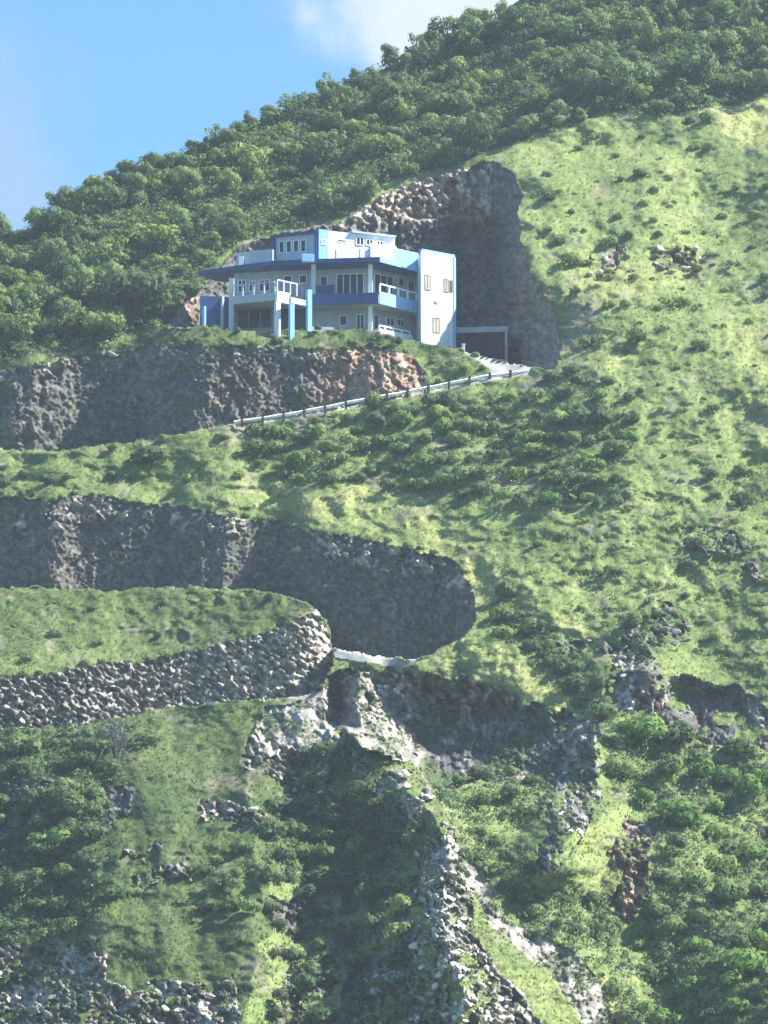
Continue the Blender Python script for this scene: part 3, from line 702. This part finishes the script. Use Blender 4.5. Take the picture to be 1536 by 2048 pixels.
def tree_proto(shape, seed):
    r = np.random.default_rng(seed); lobes = []
    if shape == 'rounded':   spec = (15, 1.2, .7, 1.15, .4, .75)
    elif shape == 'spreading': spec = (16, 1.6, .42, 1.05, .38, .7)
    elif shape == 'upright': spec = (14, .75, 1.0, 1.45, .36, .65)
    else:                    spec = (14, 1.35, .75, 1.25, .28, .52)      # loose
    nl, rx, rz, h, a, b = spec
    for i in range(nl):
        d = r.normal(size=3); d /= np.linalg.norm(d); q = r.uniform(.35, 1)**.5
        lobes.append((np.array([d[0]*rx*q, d[1]*rx*q, h+d[2]*rz*q]), r.uniform(a, b)))
    Vv, Ff, tn, on = crown_np(r, lobes, 330 if shape != 'loose' else 250, .235)
    vl, fl = [], []; top = Vector((r.normal()*.15, r.normal()*.15, h*.75))
    limb(vl, fl, [Vector((0, 0, -.6)), Vector((.05, 0, .4)), top*.6+Vector((.08, .05, 0)), top], .13, .06)
    for (c, R) in lobes[:6]: limb(vl, fl, [top*.7, top*.4+Vector(c)*.5+Vector((0, 0, .05)), Vector(c)], .055, .02, 5)
    tm = bpy.data.meshes.new('trunk'); tm.from_pydata(vl, [], fl); tm.materials.append(M['bark'])
    out = {}
    for tone_, mk in (('dark', 'leaf_dark'), ('mid', 'leaf_mid'), ('pale', 'leaf_pale'), ('lush', 'leaf_lush')):
        out[tone_] = mesh_np('crown', Vv, Ff, M[mk], dict(tone=tn), on)
    return out, tm
SHAPES = ['rounded', 'spreading', 'upright', 'loose']
for i, s_ in enumerate(SHAPES): TREE[s_] = [tree_proto(s_, 100+i*10+j) for j in range(2)]
SHRUB = {}
def shrub_proto(shape, seed):
    r = np.random.default_rng(seed); lobes = []
    n, rx, rz, a, b = {'domed': (6, .45, .25, .38, .58), 'low': (6, .75, .12, .32, .46), 'clumped': (5, .5, .25, .35, .58), 'tall': (7, .4, .65, .36, .5)}[shape]
    for i in range(n):
        d = r.normal(size=3); d /= np.linalg.norm(d)
        lobes.append((np.array([d[0]*rx, d[1]*rx, rz+.12+abs(d[2])*rz]), r.uniform(a, b)))
    Vv, Ff, tn, on = crown_np(r, lobes, 430, .24)
    return {t_: mesh_np('shrub', Vv, Ff, M[m_], dict(tone=tn), on) for t_, m_ in (('dark', 'leaf_dark'), ('mid', 'leaf_mid'), ('pale', 'leaf_pale'), ('lush', 'leaf_lush'))}
for i, s_ in enumerate(['domed', 'low', 'clumped', 'tall']): SHRUB[s_] = [shrub_proto(s_, 300+i*10+j) for j in range(2)]

def poisson(poly_, d, seed, maxn=9999, thin=None):
    r = np.random.default_rng(seed); a = np.array(poly_, float); lo, hi = a.min(0), a.max(0); lo = np.maximum(lo, (-60, -60)); hi = np.minimum(hi, (1596, 2110))
    pts = []; cellsz = d/1.4142; g = {}
    for _ in range(int((hi-lo).prod()/(d*d)*14)):
        p = lo+(hi-lo)*r.random(2)
        if not inpoly(poly_, np.array([p[0]]), np.array([p[1]]))[0]: continue
        dd = d*(.75+.5*r.random()) ; k = (int(p[0]//d), int(p[1]//d)); ok = True
        for i in (-1, 0, 1):
            for j in (-1, 0, 1):
                for q in g.get((k[0]+i, k[1]+j), ()):
                    if (q[0]-p[0])**2+(q[1]-p[1])**2 < dd*dd: ok = False
        if ok:
            g.setdefault(k, []).append(p); pts.append(p)
            if len(pts) >= maxn: break
    return pts
# where things are, for the descriptions
MARK = [(650, 560, 'the blue and white house'), (870, 590, 'the white tower'), (1010, 560, 'the shaded rock notch'), (850, 390, 'the brown rock face'), (400, 790, 'the dark upper cut'),
        (780, 740, 'the reddish rock face'), (760, 800, 'the guard rail'), (300, 1090, 'the grey middle cut'), (830, 1220, 'the grey cut end'), (350, 1260, 'the grassy terrace'),
        (560, 1320, 'the rubble wall end'), (150, 1400, 'the left rubble wall'), (740, 1310, 'the hairpin bend'), (600, 1480, 'the pale scree'), (900, 1480, 'the dark lower cliff'),
        (870, 1760, 'the rocky ridge crest'), (1150, 1550, 'the grey rock buttress'), (1430, 1430, 'the dark right cliff'), (1260, 1370, 'the pale broken rocks'), (1250, 1770, 'the red earth scar'),
        (1480, 220, 'the yellow grass clearing'), (1350, 515, 'the grass slope outcrop'), (1450, 1090, 'the right edge boulders'), (690, 1880, 'the shaded gully'), (350, 1900, 'the grassy spur'), (1160, 1950, 'the pale rock slide'), (1230, 1140, 'the yellow green slope'), (200, 560, 'the wooded left slope')]
def where(u, v, w=0):
    m = sorted(MARK, key=lambda q: math.hypot(q[0]-u, q[1]-v))
    a = m[w]; dx, dy = u-a[0], v-a[1]
    if abs(dx) > 2.2*abs(dy): s = 'right of' if dx > 0 else 'left of'
    elif abs(dy) > 2.2*abs(dx): s = 'below' if dy > 0 else 'above'
    else: s = ('lower ' if dy > 0 else 'upper ')+('right of' if dx > 0 else 'left of')
    D = math.hypot(dx, dy); s = ('close ' if D < 70 else '' if D < 150 else 'far ')+s
    return '%s %s' % (s, a[2])
SEEN = {}
def uniq(make, group):
    """first wording not yet used by another group"""
    for w in range(3):
        l_ = make(w) if callable(make) else make
        if SEEN.setdefault(l_, group) == group: return l_
    return l_
TONEW = dict(dark='dark green', mid='mid green', pale='pale green', lush='bright green')
def put_tree(u, v, s, shape=None, tone_=None, label=None, group='scrub trees on the wooded slope', name='scrub_tree', sz=1.0):
    shape = shape or random.choice(SHAPES); tone_ = tone_ or random.choices(['dark', 'mid', 'pale'], (4, 5, 3))[0]
    cr_, tm = random.choice(TREE[shape]); p = spot(u, v)
    sw = 'small' if s < .85 else 'large' if s > 1.25 else ''
    sky_ = v < RG(u)+22
    mk = lambda w: label or ' '.join(('%s %s %s %s tree %s' % (sw, TONEW[tone_], shape, 'skyline' if sky_ else '', where(u, v-s*30, w))).split())
    t = empty(name, p, uniq(mk, group), 'tree', group, random.uniform(0, 6.28)); t.scale = (s, s, s*random.uniform(.85, 1.15)*sz)
    o = bpy.data.objects.new('crown', cr_[tone_]); COL.objects.link(o); o.parent = t
    o = bpy.data.objects.new('trunk', tm); COL.objects.link(o); o.parent = t
    return t
def put_shrub(u, v, s, shape=None, tone_=None, label=None, group=None, name='shrub', w=None):
    shape = shape or random.choice(list(SHRUB)); tone_ = tone_ or random.choice(['dark', 'mid'])
    me = random.choice(SHRUB[shape])[tone_]; p = spot(u, v)
    sw = 'small' if s < .7 else 'big' if s > 1.25 else ''
    mk = lambda w: label or ' '.join(('%s %s %s %s %s' % (sw, TONEW[tone_], shape, name.replace('_', ' ').replace('low bush', 'bush'), where(u, v, w))).split())
    o = link(name, me); o.location = p-Vector((0, 0, .08)); o.scale = (s, s, s*random.uniform(.8, 1.1)); o.rotation_euler = (0, 0, random.uniform(0, 6.28))
    return tag(o, uniq(mk, group), 'shrub', group)

# trees of the wooded slope
pts = poisson(forest_poly, 37, 5, 285)
pts.sort(key=lambda p: p[1])
for p in pts:
    u, v = p
    s = random.choice((random.uniform(.5, .8), random.uniform(.65, 1.05), random.uniform(.9, 1.4)))*(1.12 if v < 250 else 1)
    s = min(s, 1.0) if v > RG(u)-10 and v < RG(u)+12 else s
    put_tree(u, max(v, RG(u)+3), s)
# skyline fringe
for u in range(5, 1000, 25):
    uu = u+random.uniform(-12, 12); put_tree(uu, RG(uu)+random.uniform(8, 24), random.uniform(.4, .72), random.choice(['rounded', 'loose', 'spreading', 'upright']), random.choice(['mid', 'dark', 'mid']))
# the tall trees standing left of the house
for (u, v, s, sh, tn, lb) in ((265, 640, 2.1, 'rounded', 'dark', 'big dark rounded tree left of the house'), (340, 640, 1.3, 'upright', 'dark', 'dark upright tree between the big dark tree and the house'),
        (200, 610, 1.7, 'rounded', 'mid', 'large green rounded tree behind and left of the big dark tree'), (230, 540, 1.6, 'loose', 'pale', 'large pale green loose crowned tree above the big dark tree'),
        (30, 690, 1.6, 'loose', 'pale', 'large pale loose tree at the left edge above the dark rock cut'), (110, 680, 1.2, 'spreading', 'mid', 'low spreading tree at the top of the cut, left edge'),
        (1260, 190, 1.7, 'spreading', 'mid', 'broad green tree high on the slope, upper right'), (1380, 190, 1.8, 'rounded', 'dark', 'big dark tree at the corner of the yellow grass clearing'), (1440, 110, 1.7, 'spreading', 'mid', 'broad flat crowned tree above the yellow grass clearing')):
    put_tree(u, v, s, sh, tn, lb)

# shrubs of the middle slope
band = [(500, 862), (700, 826), (900, 798), (1060, 772), (1130, 740), (1270, 760), (1260, 900), (1230, 1010), (1000, 1005), (800, 975), (600, 960), (500, 930)]
for u, v in poisson(band, 34, 11, 200): put_shrub(u, v+6, random.uniform(.8, 1.4), None, random.choices(['dark', 'mid', 'lush', 'pale'], (5, 5, 2, 2))[0], group='shrubs on the slope under the guard rail')
# low bushes scattered over the grass on the right
right = [(1070, 330), (1200, 270), (1380, 275), (1480, 340), (1580, 350), (1580, 1330), (1420, 1330), (1250, 1270), (980, 1130), (1235, 1010), (1275, 740), (1150, 640), (1075, 470)]
for u, v in poisson(right, 43, 12, 280):
    big = random.random() < .12
    put_shrub(u, v, random.uniform(.9, 1.3) if big else random.uniform(.3, .68), random.choice(['low', 'domed', 'low', 'clumped']), random.choices(['dark', 'mid', 'pale'], (1, 5, 7))[0], group='low bushes scattered over the grass slope', name='low_bush')
for (u, v, s, tn, lb) in ((1350, 612, 1.5, 'mid', 'wide low bush alone in the middle of the grass slope'), (1215, 1150, 1.2, 'dark', 'dark low bush on the yellow green slope right of the grey cut'), (1150, 970, 1.7, 'dark', 'big dark bush below the shrub band'), (1180, 935, 1.2, 'lush', 'bright green shrub above the big dark bush'),
        (1400, 245, 1.4, 'dark', 'dark low thicket at the left tip of the yellow grass clearing'), (1500, 1010, 1.5, 'dark', 'dark bush near the right edge above the boulders'), (1210, 560, .8, 'mid', 'small bush beside the brown outcrop'), (1190, 690, 1.4, 'mid', 'dense bush right of the foot of the shaded notch')):
    put_shrub(u, v, s, 'low', tn, lb, name='low_bush')
# thickets round the bend, the lower right and the lower left
def thicket(poly_, d, seed, size, tones, group, name='bush', shapes=None):
    for u, v in poisson(poly_, d, seed): put_shrub(u, v, random.uniform(*size), random.choice(shapes) if shapes else None, random.choices(list(tones), list(tones.values()))[0], group=group, name=name)
thicket([(985, 1205), (1030, 1190), (1090, 1280), (1215, 1410), (1190, 1445), (1090, 1340), (1000, 1280)], 36, 21, (.9, 1.4), dict(dark=5, mid=3), 'bushes in the gully right of the bend')
lush_poly = [(1205, 1430), (1300, 1440), (1350, 1480), (1420, 1510), (1580, 1510), (1580, 2110), (1270, 2110), (1190, 1960), (1240, 1900), (1300, 1840), (1320, 1740), (1290, 1640), (1220, 1560)]
thicket(lush_poly, 58, 22, (.8, 1.7), dict(lush=6, mid=5, pale=3, dark=3), 'leafy bushes of the lower right slope', 'leafy_bush', ['domed', 'tall', 'clumped', 'domed'])
thicket([(930, 1640), (1060, 1740), (1220, 1840), (1200, 1900), (1100, 1860), (1000, 1790), (920, 1690)], 44, 23, (.6, 1.1), dict(mid=5, dark=3), 'bushes beside the rocky ridge')
thicket([(-30, 1500), (180, 1480), (320, 1460), (300, 1520), (210, 1580), (200, 1660), (120, 1740), (-30, 1800)], 46, 24, (1.0, 1.7), dict(dark=6, mid=2), 'dark bushes at the lower left')
thicket([(-30, 1800), (150, 1720), (240, 1800), (180, 1880), (-30, 1900)], 52, 25, (.9, 1.4), dict(dark=4, mid=3), 'dark bushes at the lower left')
thicket([(620, 1500), (680, 1520), (780, 1610), (850, 1680), (800, 1740), (660, 1790), (530, 1760), (520, 1650), (590, 1600)], 44, 26, (1.1, 1.8), dict(dark=6, mid=3), 'dark bushes at the head of the gully')
thicket([(360, 1740), (500, 1700), (540, 1800), (500, 1860), (400, 1830)], 44, 27, (.8, 1.3), dict(dark=4, mid=3), 'bushes on the grassy spur')
thicket([(890, 1560), (1050, 1540), (1090, 1600), (1060, 1640), (920, 1620)], 42, 28, (.7, 1.2), dict(dark=3, mid=4), 'bushes under the dark cliff')
thicket([(540, 1790), (820, 1760), (820, 2040), (540, 2060)], 42, 29, (.7, 1.5), dict(dark=4, mid=2, pale=1), 'shaded bushes in the gully')
thicket([(-30, 950), (110, 960), (60, 995), (-30, 1005)], 32, 30, (.8, 1.1), dict(dark=4), 'dark bushes on the lip of the grey cut')
thicket([(150, 905), (480, 870), (480, 960), (300, 990), (120, 960)], 66, 31, (.45, .85), dict(mid=3, pale=3), 'small shrubs on the bank above the grey cut')
thicket([(20, 1200), (560, 1200), (500, 1260), (300, 1300), (20, 1330)], 70, 32, (.35, .8), dict(mid=4, dark=2), 'small shrubs on the terrace')
for i, (top_, lo, hi, st_) in enumerate(((topA, 60, 820, 26), (topC, 20, 940, 30), (topW, 10, 610, 30))):
    u = lo
    while u < hi:
        put_shrub(u, float(top_(u))-2, random.uniform(.3, .6), random.choice(['low', 'domed']), random.choice(['dark', 'mid', 'mid']), group=['tufts along the lip of the cut under the house', 'tufts along the lip of the grey cut', 'tufts along the top of the rubble wall'][i], name='low_bush'); u += st_*random.uniform(.6, 1.5)
thicket([(320, 600), (400, 560), (400, 640), (330, 650)], 50, 33, (.4, .6), dict(mid=3), 'small shrubs beside the lean-to')
thicket([(120, 660), (420, 655), (860, 672), (830, 700), (400, 685), (180, 700)], 36, 34, (.4, .75), dict(mid=4, dark=3), 'shrubs on the terrace edge below the house')
thicket([(850, 705), (930, 712), (975, 738), (940, 760), (870, 765)], 34, 35, (.45, .7), dict(mid=4, dark=1), 'shrubs on the bank below the tower')
for (u, v, s, sh, tn, lb) in ((300, 930, 1.9, 'domed', 'dark', 'large dark shrub alone on the bank above the grey cut'), (100, 1700, 1.8, 'clumped', 'lush', 'bright green bush among dark bushes at the lower left edge'), (170, 1530, 1.5, 'tall', 'dark', 'tall dark bush under the rubble wall beside the bare tree'),
        (1280, 1500, 2.2, 'tall', 'lush', 'big bright green creeper covered bush under the pale broken rocks'), (1360, 1660, 2.0, 'tall', 'lush', 'tall bright green bush above right of the red earth scar'), (1480, 1950, 2.2, 'clumped', 'lush', 'big bright leafy bush at the lower right corner'), (560, 875, 1.2, 'domed', 'lush', 'bright green shrub under the left end of the guard rail')):
    put_shrub(u, v, s, sh, tn, lb, name='leafy_bush')

# bare grey tree below the rubble wall
bt = empty('bare_tree', spot(232, 1540), 'grey leafless tree standing against the left part of the rubble wall', 'tree')
r = np.random.default_rng(55); vl, fl = [], []; tips = []
for i in range(9):
    a = r.uniform(0, 6.28); sp = r.uniform(.5, 1.5); h = r.uniform(2.6, 4.2)
    p1 = Vector((math.cos(a)*sp*.3, math.sin(a)*sp*.3, h*.45)); p2 = Vector((math.cos(a)*sp, math.sin(a)*sp, h))
    limb(vl, fl, [Vector((0, 0, .2)), p1, p2], .09, .02, 5)
    for j in range(9):
        q = p1.lerp(p2, r.uniform(.1, 1)); e = q+Vector(r.normal(size=3))*.45+Vector((0, 0, .35)); limb(vl, fl, [q, q.lerp(e, .5)+Vector(r.normal(size=3))*.06, e], .025, .008, 4); tips.append(e); tips.append(q.lerp(e, .6))
me = bpy.data.meshes.new('branches'); me.from_pydata(vl, [], fl); me.materials.append(M['leaf_dry']); link('branches', me, bt)
tc = np.repeat(np.array([tuple(x) for x in tips]), 6, 0)+r.normal(size=(len(tips)*6, 3))*.22
Vv, Ff = cards(tc, r.normal(size=tc.shape), r.uniform(.12, .3, len(tc)), .22, r)
link('twigs', mesh_np('twigs', Vv, Ff, M['leaf_dry'], dict(tone=np.repeat(r.random(len(tc)), 4))), bt)
vl, fl = [], []; limb(vl, fl, [Vector((0, 0, -.6)), Vector((0, 0, .3))], .16, .11, 7)
me = bpy.data.meshes.new('trunk'); me.from_pydata(vl, [], fl); me.materials.append(M['bark']); link('trunk', me, bt)

# ------------------------------------------------------------------ ground cover (nobody could count it)
def weights():
    w = np.where(ID == HILL, 1.0, 0); w[inforest] *= .25; w[over] = 0; w[soil > .4] *= .35
    w *= .35+.9*fbm(U/40, V/40, 140, 3)
    w[:, (us < -162) | (us > 1698)] = 0; w[(vs < -32) | (vs > 2086), :] = 0
    return w
def scatter(w, n, seed):
    r = np.random.default_rng(seed); c = np.cumsum(w.ravel()); k = np.searchsorted(c, r.random(n)*c[-1])
    p = Pf[k]+r.normal(size=(n, 3))*.04; return k, p, r
k, p, r = scatter(weights(), 120000, 1)
nb = 5; n_ = len(k)
hgt = r.uniform(.10, .26, n_)*(.8+.5*fbm(p[:, 0]*.4, p[:, 2]*.4, 150, 2))
ang = r.uniform(0, 6.283, (n_, nb)); lean = r.uniform(.1, .75, (n_, nb)); hh = hgt[:, None]*r.uniform(.6, 1.15, (n_, nb))
dirx = np.cos(ang); diry = np.sin(ang); wd = .055
b0 = p[:, None, :]+np.stack([dirx*.06, diry*.06, -np.full_like(ang, .05)], -1)
tipv = b0+np.stack([dirx*lean*hh, diry*lean*hh, hh*np.sqrt(np.maximum(0.2, 1-lean**2*.6))], -1)
phi = r.uniform(-.8, .8, (n_, nb)); side = np.stack([np.cos(phi)*wd, np.sin(phi)*wd, 0*ang], -1)
Vg = np.stack([b0-side, b0+side, tipv], 2).reshape(-1, 3)
Fg = np.arange(len(Vg)).reshape(-1, 3)
tt = np.clip(tint.ravel()[k]*.85+r.normal(0, .07, n_)+.05, 0, 1)
ng = NR.reshape(-1, 3)[k]*.9+np.array([0, -.05, .35])+r.normal(size=(n_, 3))*.10; ng /= np.linalg.norm(ng, axis=1, keepdims=True)
tag(link('grass', mesh_np('grass', Vg, Fg, M['grass'], dict(tone=np.repeat(tt, nb*3)), np.repeat(ng, nb*3, 0))), 'yellow green grass covering the open hillside', 'grass', kind='stuff')

def cover(name, w, n, seed, mat, size, leaf, ncl, label):
    k, p, r = scatter(w, n, seed)
    d = r.normal(size=(n, ncl, 3)); d[..., 2] = np.abs(d[..., 2]); d /= np.linalg.norm(d, axis=2, keepdims=True)
    sz = r.uniform(*size, (n, 1, 1)); c = (p[:, None, :]+d*sz*np.array([1, 1, .8])).reshape(-1, 3)
    nn = (d+r.normal(size=d.shape)*.4).reshape(-1, 3); Vv, Ff = cards(c, nn, r.uniform(leaf*.6, leaf*1.3, n*ncl), .6, r)
    on = (d+np.array([0, 0, .3])).reshape(-1, 3); on /= np.linalg.norm(on, axis=1, keepdims=True)
    tn = np.clip(np.repeat(r.normal(.5, .2, n), ncl)+r.normal(0, .12, n*ncl), 0, 1)
    tag(link(name, mesh_np(name, Vv, Ff, mat, dict(tone=np.repeat(tn, 4)), np.repeat(on, 4, 0))), label, 'undergrowth', kind='stuff')
wf = np.where(inforest & ~over & (ID == HILL), 1.0, 0); wf[:, (us < -162) | (us > 1698)] = 0
cover('undergrowth', wf, 9500, 2, leaf_mat('undergrowth_leaves', [(0, (.06, .095, .042)), (.5, (.125, .185, .072)), (1, (.24, .30, .12))], .42, 0), (.3, .95), .24, 26, 'low green undergrowth between the scrub trees')
wb_ = np.zeros(U.shape)
for pl_, k_ in ((lush_poly, .7), (band, .12), ([(-60, 1450), (320, 1450), (220, 1600), (200, 1850), (-60, 1920)], 1.2), ([(600, 1500), (700, 1500), (860, 1650), (800, 1760), (640, 1800), (520, 1740)], 1.2), ([(920, 1620), (1060, 1700), (1240, 1840), (1200, 1960), (1060, 1860), (930, 1720)], .9), ([(860, 1540), (1100, 1540), (1120, 1640), (900, 1640)], .8), ([(980, 1200), (1100, 1250), (1220, 1410), (1180, 1440)], 1)):
    wb_ = np.maximum(wb_, k_*inpoly(pl_, UW, VW))
wb_ *= np.where(ID == HILL, 1, .25); wb_[:, (us < -162) | (us > 1698)] = 0; wb_ *= .3+fbm(U/30, V/30, 160, 3)
cover('scrub_cover', wb_, 5200, 3, leaf_mat('scrub_leaves', [(0, (.03, .06, .03)), (.5, (.075, .125, .05)), (1, (.15, .22, .075))], .2, 0), (.18, .5), .22, 18, 'mixed low scrub between the bushes')
# weeds rooted in the rock faces
wr = np.where(np.isin(ID, (CE, LOW)), moss, 0)+.25*np.where(np.isin(ID, (CA, CC)), moss, 0); wr[:, (us < -162) | (us > 1698)] = 0; wr[vs > 2086, :] = 0
cover('rock_weeds', wr+1e-9, 2600, 4, leaf_mat('weed_leaves', [(0, (.035, .065, .03)), (.5, (.085, .135, .05)), (1, (.17, .22, .08))], .2, 0), (.12, .35), .18, 14, 'weeds growing out of the rock faces')

# ------------------------------------------------------------------ boulders
ROCKS = []
for i in range(6):
    bm = bmesh.new(); bmesh.ops.create_icosphere(bm, subdivisions=2, radius=.5); r_ = np.random.default_rng(700+i)
    for _ in range(9):
        n_ = Vector(r_.normal(size=3)).normalized(); dcut = r_.uniform(.25, .42)
        for v_ in bm.verts:
            q = v_.co.dot(n_)
            if q > dcut: v_.co -= n_*(q-dcut)
    sx = Vector((r_.uniform(.8, 1.3), r_.uniform(.7, 1.1), r_.uniform(.6, 1)))
    for v_ in bm.verts: v_.co = Vector((v_.co.x*sx.x, v_.co.y*sx.y, v_.co.z*sx.z))
    me = bpy.data.meshes.new('boulder'); bm.to_mesh(me); bm.free(); ROCKS.append(me)
def boulder_mat(name, stops):
    m, n, l, b = newmat(name, .95); oi = n.new('ShaderNodeObjectInfo')
    k = madd(n, l, oi.outputs['Random'], .45, madd(n, l, noise(n, l, 3, 6), .6, -.05)); l.new(ramp(n, l, k, stops), b.inputs['Base Color']); return m
mats_b = dict(pale=boulder_mat('pale_boulder', [(.1, (.30, .27, .23)), (.5, (.54, .49, .41)), (.9, (.72, .66, .57))]), dark=boulder_mat('dark_boulder', [(.1, (.09, .08, .075)), (.5, (.20, .175, .155)), (.9, (.36, .32, .28))]))
BR = {t_: [] for t_ in mats_b}
for t_, mm in mats_b.items():
    for me in ROCKS: c_ = me.copy(); c_.materials.append(mm); BR[t_].append(c_)
def put_rock(u, v, s, t_, group, label=None):
    o = link('boulder', random.choice(BR[t_])); o.location = spot(u, v)+Vector((0, -.05, .02)); s *= .85; o.scale = (s*random.uniform(.8, 1.5), s, s*random.uniform(.6, 1)); o.rotation_euler = (random.uniform(-.4, .4), random.uniform(-.4, .4), random.uniform(0, 6.28))
    sw = 'small' if s < .4 else 'large' if s > .72 else ''
    tag(o, uniq(lambda w: label or ' '.join(('%s %s angular boulder %s' % (sw, 'pale' if t_ == 'pale' else 'dark brown', where(u, v, w))).split()), group), 'boulder', group)
def rocks(poly_, d, seed, size, pp_, group):
    for u, v in poisson(poly_, d, seed): put_rock(u, v, random.uniform(*size), 'pale' if random.random() < pp_ else 'dark', group)
rocks([(1180, 500), (1260, 495), (1265, 555), (1175, 550)], 20, 41, (.5, 1.2), .2, 'boulders of the left outcrop on the grass slope')
rocks([(1295, 490), (1375, 488), (1425, 530), (1320, 550)], 20, 42, (.5, 1.3), .3, 'boulders of the right outcrop on the grass slope')
rocks([(1370, 1035), (1440, 1055), (1560, 1140), (1560, 1190), (1460, 1115), (1365, 1085)], 26, 43, (.5, 1.1), .25, 'boulders at the right edge')
rocks([(1300, 1195), (1345, 1200), (1385, 1275), (1340, 1290)], 20, 44, (.5, 1.1), .2, 'dark boulders above the right cliff')
rocks([(1130, 500), (1536, 380), (1536, 700), (1200, 720)], 95, 45, (.25, .6), .3, 'loose boulders on the grass slope')
rocks([(820, 1860), (920, 1800), (960, 1960), (1090, 2060), (830, 2070)], 24, 46, (.35, .9), .85, 'pale boulders on the ridge')
rocks([(830, 1650), (905, 1640), (930, 1740), (840, 1780)], 22, 47, (.4, .9), .8, 'pale boulders on the ridge')
rocks([(550, 1500), (650, 1520), (650, 1595), (590, 1595)], 20, 48, (.35, .8), .9, 'pale rocks of the scree')
rocks([(720, 1360), (800, 1370), (820, 1440), (760, 1490)], 22, 49, (.4, .8), .85, 'pale rocks of the buttress')
rocks([(1225, 1305), (1300, 1295), (1315, 1410), (1225, 1420)], 21, 50, (.45, .9), .75, 'pale broken rocks on the right')
rocks([(1120, 1470), (1195, 1450), (1200, 1600), (1120, 1720)], 28, 51, (.35, .8), .65, 'rocks of the grey buttress')
rocks([(260, 1980), (480, 1970), (480, 2060), (160, 2060)], 26, 52, (.4, .9), .65, 'rocks at the foot of the grassy spur')
rocks([(390, 1605), (520, 1620), (530, 1645), (400, 1640)], 24, 53, (.4, .9), .85, 'pale rocks on the grassy spur')
for (a, b, top_, off, n, gname) in ((310, 420, topA, 10, 9, 'white stones at the lip of the cut under the house'), (530, 640, topA, 10, 6, 'white stones at the lip of the cut under the house'), (90, 280, topC, 22, 22, 'white stones near the top of the grey cut'), (380, 470, topC, 20, 9, 'white stones near the top of the grey cut'), (640, 770, topC, 22, 12, 'white stones near the top of the grey cut')):
    for i in range(n):
        u = random.uniform(a, b); put_rock(u, float(top_(u))+random.uniform(2, off*1.6), random.uniform(.3, .6), 'pale', gname)

# ------------------------------------------------------------------ haze between the camera and the hill
hz = bpy.data.meshes.new('haze'); bm = bmesh.new(); bmesh.ops.create_cube(bm, size=1)
for v_ in bm.verts: v_.co = Vector((v_.co.x*900, v_.co.y*900+350, v_.co.z*242+119.5))
bm.to_mesh(hz); bm.free()
hm = bpy.data.materials.new('pale_air'); hm.use_nodes = True; hn = hm.node_tree.nodes; hn.remove(hn['Principled BSDF'])
pv = hn.new('ShaderNodeVolumePrincipled'); pv.inputs['Color'].default_value = (.80, .90, 1.0, 1); pv.inputs['Density'].default_value = .00022; pv.inputs['Anisotropy'].default_value = .2
hm.node_tree.links.new(pv.outputs[0], hn['Material Output'].inputs['Volume']); hz.materials.append(hm)
tag(link('haze', hz), None, None, kind='stuff')
